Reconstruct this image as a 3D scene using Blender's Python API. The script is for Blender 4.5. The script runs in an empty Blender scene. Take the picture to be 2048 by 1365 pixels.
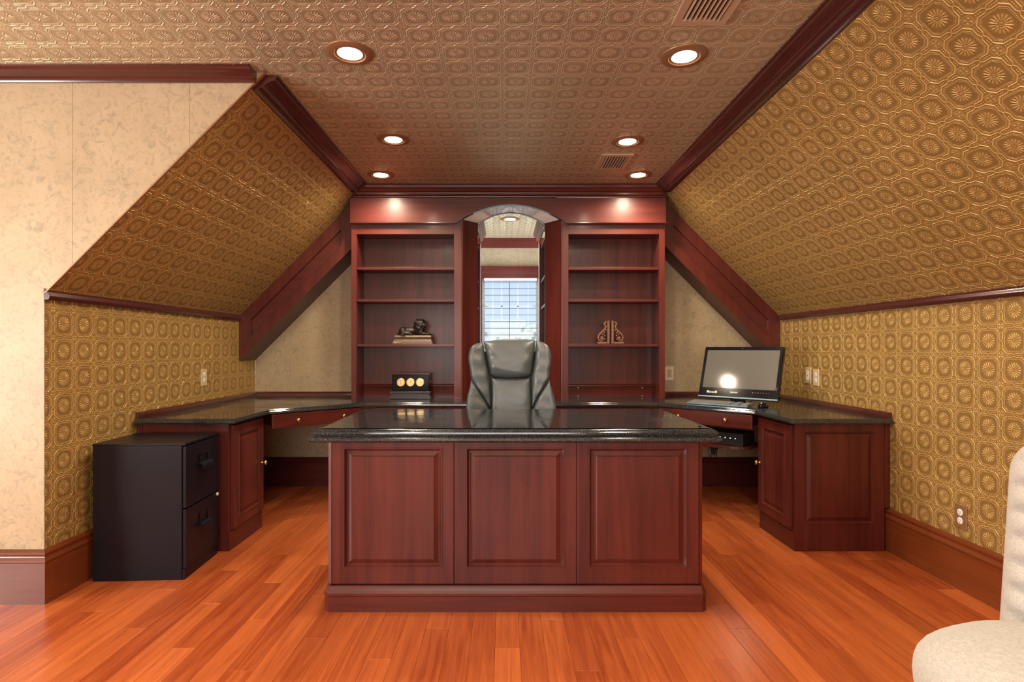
import bpy, bmesh, math, random
from mathutils import Vector, Matrix
random.seed(7)
C = bpy.context.scene
COL = C.collection
PI = math.pi
V = Vector

# ------------------------------------------------------------------ camera, world, light, exposure
cam_d = bpy.data.cameras.new('camera'); cam = bpy.data.objects.new('camera', cam_d); COL.objects.link(cam)
cam.location = (0, 0, 1.15); cam.rotation_euler = (PI/2, 0, 0)
cam_d.sensor_width = 36; cam_d.lens = 36*1125/2048
cam_d.shift_x = 17/2048; cam_d.shift_y = 14.5/2048
cam_d.clip_start = 0.02
C.camera = cam
C.view_settings.view_transform = 'Standard'; C.view_settings.look = 'None'
C.view_settings.gamma = 1; C.view_settings.use_curve_mapping = False
C.view_settings.exposure = 0.97
W = bpy.data.worlds.new('world'); C.world = W; W.use_nodes = True
wn = W.node_tree.nodes; wl = W.node_tree.links
bg = wn['Background']
tc = wn.new('ShaderNodeTexCoord'); sx = wn.new('ShaderNodeSeparateXYZ'); wl.new(tc.outputs['Generated'], sx.inputs[0])
cr = wn.new('ShaderNodeValToRGB'); wl.new(sx.outputs[2], cr.inputs[0])
cr.color_ramp.elements[0].position = 0.0; cr.color_ramp.elements[0].color = (0.62, 0.76, 0.90, 1)
cr.color_ramp.elements[1].position = 0.35; cr.color_ramp.elements[1].color = (0.20, 0.38, 0.80, 1)
wl.new(cr.outputs[0], bg.inputs[0]); bg.inputs[1].default_value = 0.64

def area(name, loc, rot, sx_, sy_, power, col):
    l = bpy.data.lights.new(name, 'AREA'); l.shape = 'RECTANGLE'; l.size = sx_; l.size_y = sy_
    l.energy = power; l.color = col
    o = bpy.data.objects.new(name, l); COL.objects.link(o); o.location = loc; o.rotation_euler = rot
    return o
# added upward daylight fill, as from unseen windows at the rear and left end
area('rear_daylight_fill', (-0.4, -2.35, 1.45), (PI/2+0.30, 0, 0), 2.6, 1.5, 52, (1.0, 0.96, 0.93))
area('left_daylight_fill', (-4.5, 0.4, 1.25), (0, -PI/2-0.30, 0), 1.5, 2.4, 140, (1.0, 0.96, 0.92))
# added daylight fill at the dormer's windowless side walls
area('dormer_side_fill', (-0.93, 5.95, 1.45), (0, -PI/2, 0), 1.2, 0.6, 19, (0.78, 0.88, 1.0))
area('dormer_side_fill', (1.05, 5.95, 1.45), (0, PI/2, 0), 1.2, 0.6, 19, (0.78, 0.88, 1.0))
sun = bpy.data.lights.new('sun', 'SUN'); sun.energy = 3.0; sun.angle = 0.01; sun.color = (1.0, 0.96, 0.9)
so = bpy.data.objects.new('sun', sun); COL.objects.link(so); so.rotation_euler = (math.radians(50), 0, math.radians(15))
LAMP = (1.0, 0.82, 0.60)
P_SPOT = 22.0

# ------------------------------------------------------------------ node helper
class S:
    """socket wrapper: arithmetic makes Math nodes"""
    def __init__(s, nt, sock): s.nt = nt; s.k = sock
    def _m(s, op, *a):
        n = s.nt.nodes.new('ShaderNodeMath'); n.operation = op
        for i, x in enumerate((s,)+a):
            if isinstance(x, S): s.nt.links.new(x.k, n.inputs[i])
            else: n.inputs[i].default_value = x
        return S(s.nt, n.outputs[0])
    def __add__(s, o): return s._m('ADD', o)
    __radd__ = __add__
    def __sub__(s, o): return s._m('SUBTRACT', o)
    def __rsub__(s, o): return s._m('MULTIPLY', -1.0)._m('ADD', o)
    def __mul__(s, o): return s._m('MULTIPLY', o)
    __rmul__ = __mul__
    def __truediv__(s, o): return s._m('DIVIDE', o)
    def abs(s): return s._m('ABSOLUTE')
    def max(s, o): return s._m('MAXIMUM', o)
    def min(s, o): return s._m('MINIMUM', o)
    def fract(s): return s._m('FRACT')
    def floor(s): return s._m('FLOOR')
    def sqrt(s): return s._m('SQRT')
    def gt(s, o): return s._m('GREATER_THAN', o)
    def lt(s, o): return s._m('LESS_THAN', o)
    def cos(s): return s._m('COSINE')
    def sin(s): return s._m('SINE')
    def atan2(s, o): return s._m('ARCTAN2', o)
    def pow(s, o): return s._m('POWER', o)
    def line(s, c, w):
        d = (s - c).abs() * (-1.0/w) + 1.0
        return d.max(0.0)
    def sat(s):
        n = s.nt.nodes.new('ShaderNodeClamp'); s.nt.links.new(s.k, n.inputs[0]); return S(s.nt, n.outputs[0])

def newmat(name):
    m = bpy.data.materials.new(name); m.use_nodes = True
    nt = m.node_tree; b = nt.nodes['Principled BSDF']
    return m, nt, b
def mixrgb(nt, fac, a, b_):
    n = nt.nodes.new('ShaderNodeMix'); n.data_type = 'RGBA'
    for inp, x in ((n.inputs[0], fac), (n.inputs[6], a), (n.inputs[7], b_)):
        if isinstance(x, S): nt.links.new(x.k, inp)
        elif hasattr(x, 'links'): nt.links.new(x, inp)
        elif isinstance(x, (int, float)): inp.default_value = x
        else: inp.default_value = (*x, 1)
    return n.outputs[2]
def scalergb(nt, col, fac):
    n = nt.nodes.new('ShaderNodeVectorMath'); n.operation = 'SCALE'
    nt.links.new(col, n.inputs[0]); nt.links.new(fac.k, n.inputs[3]); return n.outputs[0]
def noise(nt, vec, scale, detail=3, rough=0.5, dist=0.0):
    n = nt.nodes.new('ShaderNodeTexNoise'); n.inputs['Scale'].default_value = scale
    n.inputs['Detail'].default_value = detail; n.inputs['Roughness'].default_value = rough
    n.inputs['Distortion'].default_value = dist
    nt.links.new(vec, n.inputs['Vector']); return S(nt, n.outputs[0])
def mapping(nt, vec, scale=(1, 1, 1), loc=(0, 0, 0)):
    n = nt.nodes.new('ShaderNodeMapping'); n.inputs['Scale'].default_value = scale; n.inputs['Location'].default_value = loc
    nt.links.new(vec, n.inputs[0]); return n.outputs[0]
def texco(nt, which='Object'):
    return nt.nodes.new('ShaderNodeTexCoord').outputs[which]
def bump(nt, b, h, strength, distance):
    n = nt.nodes.new('ShaderNodeBump'); n.inputs['Strength'].default_value = strength
    n.inputs['Distance'].default_value = distance; nt.links.new(h.k, n.inputs['Height'])
    nt.links.new(n.outputs[0], b.inputs['Normal'])
def plain(name, col, rough=0.5, metal=0.0, coat=0.0, grain=0.0, gscale=200, spec=0.5):
    m, nt, b = newmat(name)
    b.inputs['Roughness'].default_value = rough; b.inputs['Metallic'].default_value = metal
    b.inputs['Coat Weight'].default_value = coat; b.inputs['Specular IOR Level'].default_value = spec
    nz = noise(nt, texco(nt), gscale, 2)
    g = max(grain, 0.03)
    c = mixrgb(nt, nz, tuple(x*(1-g) for x in col), tuple(min(1, x*(1+g)) for x in col))
    nt.links.new(c, b.inputs['Base Color'])
    if grain: bump(nt, b, nz, 0.25, 0.001)
    return m

def wood(name, axis, c0, c1, rough=0.36, lam=0.075, lamamt=0.22, coat=0.10):
    """cherry veneer: axis = grain direction (0 x, 1 y, 2 z)"""
    m, nt, b = newmat(name)
    co = texco(nt)
    sc = [26.0, 26.0, 26.0]; sc[axis] = 1.6
    g = noise(nt, mapping(nt, co, sc), 1.0, 6, 0.6, 0.6)
    sc2 = [140.0]*3; sc2[axis] = 4.0
    f = noise(nt, mapping(nt, co, sc2), 1.0, 3, 0.6)
    big = noise(nt, co, 2.2, 2)
    sp = nt.nodes.new('ShaderNodeSeparateXYZ'); nt.links.new(co, sp.inputs[0])
    if axis == 2: acr = S(nt, sp.outputs[0]) + S(nt, sp.outputs[1])*0.9
    elif axis == 0: acr = S(nt, sp.outputs[2])
    else: acr = S(nt, sp.outputs[0])
    wh = nt.nodes.new('ShaderNodeTexWhiteNoise'); wh.noise_dimensions = '1D'
    nt.links.new((acr/lam).floor().k, wh.inputs['W'])
    fac = ((g - 0.5)*1.5 + (f - 0.5)*0.5 + (S(nt, wh.outputs['Value']) - 0.5)*lamamt*2 + (big-0.5)*0.8 + 0.5).sat()
    c = mixrgb(nt, fac, c0, c1)
    nt.links.new(c, b.inputs['Base Color'])
    b.inputs['Roughness'].default_value = rough; b.inputs['Coat Weight'].default_value = coat
    b.inputs['Coat Roughness'].default_value = 0.12; b.inputs['Specular IOR Level'].default_value = 0.4
    bump(nt, b, f, 0.08, 0.0008)
    return m

WC0 = (0.050, 0.0080, 0.0060); WC1 = (0.125, 0.021, 0.0140)
M_wz = wood('cherry_vertical', 2, WC0, WC1)
M_wx = wood('cherry_across', 0, WC0, WC1, lamamt=0.0)
M_wy = wood('cherry_along', 1, WC0, WC1, lamamt=0.0)
M_trim = wood('dark_cherry_trim', 1, (0.045, 0.011, 0.010), (0.085, 0.020, 0.016), rough=0.2, lamamt=0.0, coat=0.6)
M_trimx = wood('dark_cherry_trim_across', 0, (0.045, 0.011, 0.010), (0.085, 0.020, 0.016), rough=0.2, lamamt=0.0, coat=0.6)
M_base = wood('brown_baseboard', 1, (0.135, 0.030, 0.008), (0.19, 0.048, 0.013), rough=0.22, lamamt=0.0, coat=0.3)

def gold_paper(name, dark, lite, metal):
    """embossed octagon paper; UV in metres, one tile = 0.1285 m"""
    m, nt, b = newmat(name)
    uv = texco(nt, 'UV')
    sp = nt.nodes.new('ShaderNodeSeparateXYZ'); nt.links.new(mapping(nt, uv, (1/0.1285, 1/0.1285, 1)), sp.inputs[0])
    u = (S(nt, sp.outputs[0]) + 0.5).fract() - 0.5
    v = (S(nt, sp.outputs[1]) + 0.5).fract() - 0.5
    a = u.abs(); q = v.abs()
    mx = a.max(q); mn = a.min(q)
    oc = mx.max((a + q)*0.605)
    mid = (mn*(-1/0.075) + 1.0).max(0.0)
    rib = ((oc - mid*0.05).line(0.432, 0.024)*1.4).min(1.0)
    hatch = oc.line(0.372, 0.017) * (((a - q)*150.0).sin()*0.35 + 0.65)
    inner = oc.line(0.338, 0.010)*0.6
    t = ((mn/0.062).fract() - 0.5)*0.062
    e = 0.5 - mx
    bd = ((t*t + e*e).sqrt()*(-1/0.024) + 1.0).max(0.0) * mn.gt(0.10) * mn.lt(0.30)
    cx = 0.5 - a; cy = 0.5 - q
    cr_ = (cx*cx + cy*cy).sqrt()
    s2 = (cx*cy*2.0)/(cr_*cr_ + 0.0001)
    cm = cr_.line(0.070, 0.062)*s2.pow(2.0) + cr_.line(0.0, 0.022)
    sq = (cx.max(cy)).line(0.125, 0.012) * oc.gt(0.45)
    r = (u*u + v*v).sqrt()
    th = v.atan2(u)
    pet = (th*8.0).cos().abs()
    fl = (r.line(0.170, 0.115)*1.6).min(1.0)*pet.pow(1.6)*1.0 + ((th*4.0).cos().abs()*r.line(0.09, 0.05))*0.5 + r.line(0.035, 0.018)*(((th*4.0).cos().abs())*0.5+0.5)*0.8 + r.line(0.0, 0.018)*0.8
    fine = noise(nt, mapping(nt, uv, (900, 900, 1)), 1.0, 2)
    field = oc.lt(0.345)
    h = rib + hatch*0.75 + inner + bd*0.9 + cm*0.8 + sq*0.5 + fl + fine*0.12 - field*0.18
    hs = ((rib + hatch*0.8 + inner + bd*0.9 + cm*0.8 + sq*0.6)*0.85 + fl*0.62 + 0.05).sat()
    var = noise(nt, mapping(nt, uv, (3.0, 3.0, 1)), 1.0, 3)
    c = mixrgb(nt, (hs*0.85 + field*(-0.07) + 0.20).sat(), dark, lite)
    c = scalergb(nt, c, var*0.35 + 0.83)
    nt.links.new(c, b.inputs['Base Color'])
    b.inputs['Metallic'].default_value = metal
    rr = (0.43 - hs*0.10)
    nt.links.new(rr.k, b.inputs['Roughness'])
    bump(nt, b, h, 1.0, 0.0025)
    return m
M_gold = gold_paper('embossed_gold_paper', (0.20, 0.100, 0.020), (0.84, 0.555, 0.20), 0.35)
M_gceil = gold_paper('gold_paper_sheen', (0.38, 0.29, 0.16), (0.97, 0.87, 0.62), 0.6)  # same gold paper lightened, its reflected sheen put into the colour

def marble_paper():
    m, nt, b = newmat('mottled_beige_paper')
    co = texco(nt)
    n1 = noise(nt, co, 3.0, 4, 0.6, 0.4); n2 = noise(nt, co, 22.0, 6, 0.7, 1.4); n3 = noise(nt, co, 70.0, 4, 0.7, 1.0)
    c = mixrgb(nt, ((n1-0.5)*1.6+0.5).sat(), (0.37, 0.275, 0.16), (0.48, 0.375, 0.235))
    c = mixrgb(nt, ((n2 - 0.50)*6.0).sat()*0.6, c, (0.21, 0.19, 0.13))
    c = mixrgb(nt, ((n3 - 0.58)*8.0).sat()*0.5, c, (0.17, 0.13, 0.08))
    nt.links.new(c, b.inputs['Base Color']); b.inputs['Roughness'].default_value = 0.5
    bump(nt, b, n2, 0.15, 0.001)
    return m
M_marb = marble_paper()

def floor_mat():
    m, nt, b = newmat('cherry_laminate')
    oi = nt.nodes.new('ShaderNodeObjectInfo'); rnd = S(nt, oi.outputs['Random'])
    co = texco(nt)
    cmb = nt.nodes.new('ShaderNodeCombineXYZ'); nt.links.new((rnd*37.0).k, cmb.inputs[0]); nt.links.new((rnd*91.0).k, cmb.inputs[1])
    ad = nt.nodes.new('ShaderNodeVectorMath'); nt.links.new(co, ad.inputs[0]); nt.links.new(cmb.outputs[0], ad.inputs[1])
    g = noise(nt, mapping(nt, ad.outputs[0], (34, 1.6, 1)), 1.0, 6, 0.62, 1.2)
    f = noise(nt, mapping(nt, ad.outputs[0], (190, 6, 1)), 1.0, 3, 0.6)
    fac = ((g-0.5)*1.7 + (f-0.5)*0.5 + (rnd-0.5)*0.65 + 0.52).sat()
    c = mixrgb(nt, fac, (0.27, 0.046, 0.012), (0.56, 0.145, 0.038))
    nt.links.new(c, b.inputs['Base Color']); b.inputs['Roughness'].default_value = 0.30
    b.inputs['Coat Weight'].default_value = 0.15; b.inputs['Coat Roughness'].default_value = 0.18
    bump(nt, b, f, 0.05, 0.0006)
    return m
M_floor = floor_mat()

def granite():
    m, nt, b = newmat('black_granite')
    co = texco(nt)
    v1 = noise(nt, co, 300.0, 2, 0.8); v2 = noise(nt, co, 600.0, 1)
    c = mixrgb(nt, ((v1-0.50)*7).sat(), (0.008, 0.010, 0.012), (0.045, 0.054, 0.062))
    c = mixrgb(nt, ((v2-0.66)*14).sat(), c, (0.35, 0.36, 0.38))
    nt.links.new(c, b.inputs['Base Color']); b.inputs['Roughness'].default_value = 0.07
    b.inputs['IOR'].default_value = 1.6
    cl = noise(nt, co, 5.0, 4)
    rr = (cl - 0.40).max(0.0)*0.5 + 0.07
    nt.links.new(rr.k, b.inputs['Roughness'])
    return m
M_gran = granite()

def leather():
    m, nt, b = newmat('grey_leather')
    co = texco(nt)
    n1 = noise(nt, co, 260.0, 3); n2 = noise(nt, mapping(nt, co, (7, 7, 16)), 1.0, 4, 0.6, 1.5)
    c = mixrgb(nt, n2, (0.046, 0.057, 0.060), (0.082, 0.096, 0.100))
    nt.links.new(c, b.inputs['Base Color']); b.inputs['Roughness'].default_value = 0.40
    b.inputs['Specular IOR Level'].default_value = 0.8
    bump(nt, b, n2*0.5 + n1*0.05, 0.35, 0.012)
    return m
M_leath = leather()

def linen():
    m, nt, b = newmat('cream_linen')
    co = texco(nt)
    n1 = noise(nt, mapping(nt, co, (500, 500, 90)), 1.0, 2); n2 = noise(nt, co, 14.0, 3); n3 = noise(nt, mapping(nt, co, (90, 90, 500)), 1.0, 2)
    c = mixrgb(nt, ((n1 + n3)*0.5 - 0.35).sat()*2.2, (0.34, 0.325, 0.29), (0.58, 0.56, 0.52))
    nt.links.new(c, b.inputs['Base Color']); b.inputs['Roughness'].default_value = 0.9
    b.inputs['Sheen Weight'].default_value = 0.3
    bump(nt, b, (n1 + n3)*0.5 + n2*0.6, 0.35, 0.002)
    return m
M_linen = linen()
M_black = plain('black_painted_steel', (0.0055, 0.0055, 0.010), 0.36, 0.0, grain=0.25, gscale=500, spec=0.28)
M_blackgl = plain('glossy_black_plastic', (0.005, 0.005, 0.009), 0.14, spec=0.22)
M_blackm = plain('matt_black', (0.012, 0.012, 0.013), 0.5)
M_brass = plain('polished_brass', (0.72, 0.48, 0.20), 0.2, 1.0)
M_dial = plain('gold_dial', (0.75, 0.58, 0.28), 0.3, 0.8)
M_white = plain('white_plastic', (0.75, 0.74, 0.70), 0.35)
M_ivory = plain('ivory_plate', (0.55, 0.42, 0.24), 0.35)
M_whitewood = plain('white_painted_wood', (0.80, 0.80, 0.78), 0.35)
M_bronze = plain('dark_bronze', (0.035, 0.030, 0.032), 0.38, 0.6, grain=0.3, gscale=90)
M_ped = plain('bronzed_pedestal', (0.16, 0.115, 0.085), 0.38, 0.4, grain=0.3, gscale=60)
M_corbel = plain('antiqued_brown_resin', (0.20, 0.095, 0.055), 0.42, 0.2, grain=0.5, gscale=80)
M_chrome = plain('brushed_nickel', (0.6, 0.6, 0.58), 0.25, 1.0)
M_alu = plain('silver_edge', (0.16, 0.24, 0.28), 0.3, 0.6)
M_trimring = plain('tan_trim_ring', (0.30, 0.155, 0.075), 0.4, 0.35)
M_ventm = plain('tan_vent_paint', (0.50, 0.36, 0.24), 0.4, 0.2)
M_dark = plain('dark_cavity', (0.012, 0.010, 0.010), 0.8)
M_tree = plain('pale_leaf_green', (0.40, 0.46, 0.36), 0.8, grain=0.5, gscale=3)
M_bark = plain('bark', (0.10, 0.07, 0.05), 0.9)
M_grass = plain('lawn', (0.34, 0.38, 0.26), 0.9)
M_screen = plain('dark_glass_screen', (0.13, 0.125, 0.11), 0.07, 0.0, spec=1.0)
M_bulb, nt, b = newmat('lamp_glow')
b.inputs['Emission Color'].default_value = (1.0, 0.88, 0.70, 1); b.inputs['Emission Strength'].default_value = 9.0
M_led, nt, b = newmat('blue_led')
b.inputs['Emission Color'].default_value = (0.35, 0.6, 1.0, 1); b.inputs['Emission Strength'].default_value = 3.0
M_glass, nt, b = newmat('window_glass')
tr = nt.nodes.new('ShaderNodeBsdfTransparent'); gl = nt.nodes.new('ShaderNodeBsdfGlossy'); mxs = nt.nodes.new('ShaderNodeMixShader')
gl.inputs['Roughness'].default_value = 0.02; mxs.inputs[0].default_value = 0.015
nt.links.new(tr.outputs[0], mxs.inputs[1]); nt.links.new(gl.outputs[0], mxs.inputs[2])
nt.links.new(mxs.outputs[0], nt.nodes['Material Output'].inputs['Surface'])

# ------------------------------------------------------------------ object helpers
def empty(name, loc=(0, 0, 0), rz=0.0):
    o = bpy.data.objects.new(name, None); COL.objects.link(o); o.location = loc; o.rotation_euler = (0, 0, rz)
    o.empty_display_size = 0.05
    return o
def tag(o, label=None, cat=None, group=None, kind=None):
    if label: o['label'] = label
    if cat: o['category'] = cat
    if group: o['group'] = group
    if kind: o['kind'] = kind
    return o
def thing(name, label, cat, loc=(0, 0, 0), rz=0.0, group=None):
    return tag(empty(name, loc, rz), label, cat, group)
def obj(name, bm, mat, parent=None, smooth=False, bevel=0.0, recalc=True):
    if recalc: bmesh.ops.recalc_face_normals(bm, faces=bm.faces)
    me = bpy.data.meshes.new(name); bm.to_mesh(me); bm.free()
    if isinstance(mat, (list, tuple)):
        for x in mat: me.materials.append(x)
    else: me.materials.append(mat)
    if smooth:
        for p in me.polygons: p.use_smooth = True
        if smooth != True and hasattr(me, 'set_sharp_from_angle'): me.set_sharp_from_angle(angle=math.radians(smooth))
    o = bpy.data.objects.new(name, me); COL.objects.link(o)
    if parent: o.parent = parent
    if bevel:
        md = o.modifiers.new('bevel', 'BEVEL'); md.width = bevel; md.segments = 2; md.limit_method = 'ANGLE'; md.angle_limit = 0.6
    return o
def struct(o): o['kind'] = 'structure'; return o
def BM(): return bmesh.new()
def box(bm, x0, x1, y0, y1, z0, z1, M=None):
    vs = [bm.verts.new(V(p) if M is None else M @ V(p)) for p in
          ((x0,y0,z0),(x1,y0,z0),(x1,y1,z0),(x0,y1,z0),(x0,y0,z1),(x1,y0,z1),(x1,y1,z1),(x0,y1,z1))]
    for f in ((0,3,2,1),(4,5,6,7),(0,1,5,4),(1,2,6,5),(2,3,7,6),(3,0,4,7)): bm.faces.new([vs[i] for i in f])
    return bm
def bx(*a, **k): return box(BM(), *a, **k)
def prism(bm, pts, d):
    """pts: closed 3D loop; extruded by vector d"""
    a = [bm.verts.new(V(p)) for p in pts]; b_ = [bm.verts.new(V(p)+V(d)) for p in pts]
    n = len(pts); bm.faces.new(a); bm.faces.new(b_[::-1])
    for i in range(n): bm.faces.new((a[i], a[(i+1) % n], b_[(i+1) % n], b_[i]))
    return bm
def sweep(bm, prof, p0, p1, U, Vv, cap=True, sh0=None, sh1=None):
    """prof [(u,v)] swept p0->p1; sh0/sh1(u,v) give extra shift along the path for mitres"""
    p0, p1, U, Vv = V(p0), V(p1), V(U), V(Vv); d = (p1-p0).normalized()
    A = [bm.verts.new(p0+U*u+Vv*v+d*(sh0(u, v) if sh0 else 0)) for u, v in prof]
    B = [bm.verts.new(p1+U*u+Vv*v+d*(sh1(u, v) if sh1 else 0)) for u, v in prof]
    n = len(prof)
    for i in range(n): bm.faces.new((A[i], A[(i+1) % n], B[(i+1) % n], B[i]))
    if cap: bm.faces.new(A); bm.faces.new(B[::-1])
    return bm
def lathe(bm, prof, M, seg=24):
    rings = []
    for r, h in prof:
        if r < 1e-6: rings.append([bm.verts.new(M @ V((0, 0, h)))])
        else: rings.append([bm.verts.new(M @ V((r*math.cos(2*PI*i/seg), r*math.sin(2*PI*i/seg), h))) for i in range(seg)])
    for a, b_ in zip(rings, rings[1:]):
        for i in range(seg):
            j = (i+1) % seg
            if len(a) == 1 and len(b_) > 1: bm.faces.new((a[0], b_[j], b_[i]))
            elif len(b_) == 1 and len(a) > 1: bm.faces.new((a[i], a[j], b_[0]))
            elif len(a) > 1: bm.faces.new((a[i], a[j], b_[j], b_[i]))
    for r_ in (rings[0], rings[-1]):
        if len(r_) > 1: bm.faces.new(r_)
    return bm
def frame_to(p, d):
    """matrix placing local +z along d at p"""
    return Matrix.Translation(V(p)) @ V(d).to_track_quat('Z', 'Y').to_matrix().to_4x4()
def tube(bm, pts, r, seg=8):
    pts = [V(p) for p in pts]; rings = []
    for i, p in enumerate(pts):
        t = (pts[min(i+1, len(pts)-1)] - pts[max(i-1, 0)]).normalized()
        q = t.to_track_quat('Z', 'Y').to_matrix()
        rr = r[i] if isinstance(r, (list, tuple)) else r
        rings.append([bm.verts.new(p + q @ V((rr*math.cos(2*PI*k/seg), rr*math.sin(2*PI*k/seg), 0))) for k in range(seg)])
    for a, b_ in zip(rings, rings[1:]):
        for k in range(seg): bm.faces.new((a[k], a[(k+1) % seg], b_[(k+1) % seg], b_[k]))
    bm.faces.new(rings[0]); bm.faces.new(rings[-1][::-1])
    return bm
def ellip(bm, c, r, M=None, u=14, v=9):
    m = Matrix.Translation(V(c)) @ Matrix.Diagonal((*r, 1))
    if M is not None: m = M @ m
    bmesh.ops.create_uvsphere(bm, u_segments=u, v_segments=v, radius=1.0, matrix=m)
    return bm
def offset(poly, d):
    """offset closed 2D polygon (ccw) outwards by d"""
    n = len(poly); out = []
    for i in range(n):
        p0, p1, p2 = V(poly[i-1]), V(poly[i]), V(poly[(i+1) % n])
        e1 = (p1-p0).normalized(); e2 = (p2-p1).normalized()
        n1 = V((e1.y, -e1.x)); n2 = V((e2.y, -e2.x))
        k = d/max(0.2, (1+n1.dot(n2)))
        out.append(p1+(n1+n2)*k)
    return out
def slab(bm, poly, prof):
    """prof [(offset, z)] bottom to top"""
    rings = [[bm.verts.new((p.x, p.y, z)) for p in offset([V(q) for q in poly], o)] for o, z in prof]
    n = len(poly)
    for a, b_ in zip(rings, rings[1:]):
        for i in range(n): bm.faces.new((a[i], a[(i+1) % n], b_[(i+1) % n], b_[i]))
    bm.faces.new(rings[0][::-1]); bm.faces.new(rings[-1])
    return bm
def panel(name, mat, parent, o, u, nrm, w, h, t=0.02, fw=0.06, bottom=None, top=None):
    """frame-and-raised-panel front as one board: o = lower left of its face, u = width direction, nrm = outwards"""
    o, u, nrm = V(o), V(u).normalized(), V(nrm).normalized()
    bt = fw if bottom is None else bottom; tp = fw if top is None else top
    bm = BM()
    def ring(i, d, fr):
        if fr: l, r, b_, t_ = fw+i, w-fw-i, bt+i, h-tp-i
        else: l, r, b_, t_ = i, w-i, i, h-i
        return [bm.verts.new(o+u*x+V((0, 0, z))+nrm*d) for x, z in ((l, b_), (r, b_), (r, t_), (l, t_))]
    R = [ring(0, -t, 0), ring(0, -0.002, 0), ring(0.002, 0, 0), ring(-0.001, 0, 1), ring(0.0, 0.003, 1), ring(0.004, 0.003, 1), ring(0.008, -0.003, 1), ring(0.013, -0.010, 1),
         ring(0.017, -0.010, 1), ring(0.034, -0.003, 1), ring(0.037, -0.0005, 1)]
    for a, b_ in zip(R, R[1:]):
        for i in range(4): bm.faces.new((a[i], a[(i+1) % 4], b_[(i+1) % 4], b_[i]))
    bm.faces.new(R[0][::-1]); bm.faces.new(R[-1])
    return obj(name, bm, mat, parent)
def knob(parent, p, d, name='knob', r=0.014):
    s = r/0.014
    bm = lathe(BM(), [(0.008*s, 0), (0.009*s, 0.002), (0.005*s, 0.005), (0.005*s, 0.012*s), (0.009*s, 0.015*s), (0.0135*s, 0.020*s), (0.0145*s, 0.025*s), (0.012*s, 0.031*s), (0.006*s, 0.034*s), (0, 0.0345*s)], frame_to(p, d), 20)
    return obj(name, bm, M_brass, parent, smooth=True)
def uvplane(name, pts, uvs, mat, thick, nrm, parent=None):
    """quad/polygon slab with UVs in metres; nrm points into the room, thickness goes away"""
    bm = BM(); L = bm.loops.layers.uv.new('UVMap')
    f = [bm.verts.new(V(p)) for p in pts]; g = [bm.verts.new(V(p)-V(nrm)*thick) for p in pts]
    n = len(pts); uvm = {}
    for a, b_, w_ in zip(f, g, uvs): uvm[a] = w_; uvm[b_] = w_
    bm.faces.new(f); bm.faces.new(g[::-1])
    for i in range(n): bm.faces.new((f[i], f[(i+1) % n], g[(i+1) % n], g[i]))
    for fc in bm.faces:
        for l in fc.loops: l[L].uv = uvm[l.vert]
    return obj(name, bm, mat, parent)

# ------------------------------------------------------------------ room
XL, XR = -2.075, 2.19       # knee walls
ZK, ZC = 1.40, 2.395        # knee wall top, ceiling
YF, YB = 2.54, 4.70         # left front wall, back wall
XcL, XcR = XL+(ZC-ZK), XR-(ZC-ZK)
RY = -2.5; RX = -4.6        # room behind and to the left
DL, DR, DY = -0.98, 1.10, 6.45  # dormer walls

fl = struct(obj('floor', bx(RX-0.1, XR+0.1, RY-0.1, DY+0.1, -0.10, -0.012), M_base))
PWD = 0.0955; PL = 0.98
pm = {}
def plankmesh(l):
    k = round(l, 3)
    if k not in pm:
        bm = BM(); slab(bm, [(0, 0), (PWD-0.0006, 0), (PWD-0.0006, k-0.0006), (0, k-0.0006)], [(0, -0.012), (0, -0.0008), (-0.0007, 0.0)])
        me = bpy.data.meshes.new('plank'); bm.to_mesh(me); bm.free(); me.materials.append(M_floor); pm[k] = me
    return pm[k]
rest = BM()
x = -2.42
ci = 0
while x < XR-0.02:
    y = 1.78 - (ci*0.377) % PL
    while y < YB-0.03:
        l = min(PL, YB-y)
        if y+l > 1.9 and not (y > 2.65 and x < -2.1):
            o = bpy.data.objects.new('plank', plankmesh(l)); COL.objects.link(o); o.parent = fl; o.location = (x, y, 0)
        else:
            slab(rest, [(x, y), (x+PWD-0.0006, y), (x+PWD-0.0006, y+l-0.0006), (x, y+l-0.0006)], [(0, -0.012), (0, 0)])
        y += PL
    x += PWD; ci += 1
for k in range(60):
    x = RX + k*PWD
    if x > XR: break
    y = RY
    while y < 1.0:
        slab(rest, [(x, y), (x+PWD-0.0006, y), (x+PWD-0.0006, y+PL-0.0006), (x, y+PL-0.0006)], [(0, -0.012), (0, -0.001)]); y += PL
for k in range(22):
    x = DL + k*PWD; slab(rest, [(x, YB+0.1), (x+PWD-0.0006, YB+0.1), (x+PWD-0.0006, DY), (x, DY)], [(0, -0.012), (0, -0.001)])
for k in range(23):
    x = RX + k*PWD; slab(rest, [(x, 1.0), (x+PWD-0.0006, 1.0), (x+PWD-0.0006, YF), (x, YF)], [(0, -0.012), (0, -0.001)])
o = obj('plank_remainder', rest, M_floor, fl); o['kind'] = 'stuff'

# ceiling (main + dormer), uv phase so that a tile sits at X=0.06, Y=2.114
def cuv(p): return (p[0]-0.06, p[1]-2.114)
cp = [(RX, RY, ZC), (XcR, RY, ZC), (XcR, YB, ZC), (DR, YB, ZC), (DR, DY, ZC), (DL, DY, ZC), (DL, YB, ZC), (XcL, YB, ZC), (XcL, YF, ZC), (RX, YF, ZC)]
struct(uvplane('ceiling', cp, [cuv(p) for p in cp], M_gceil, 0.08, (0, 0, -1)))
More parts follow.
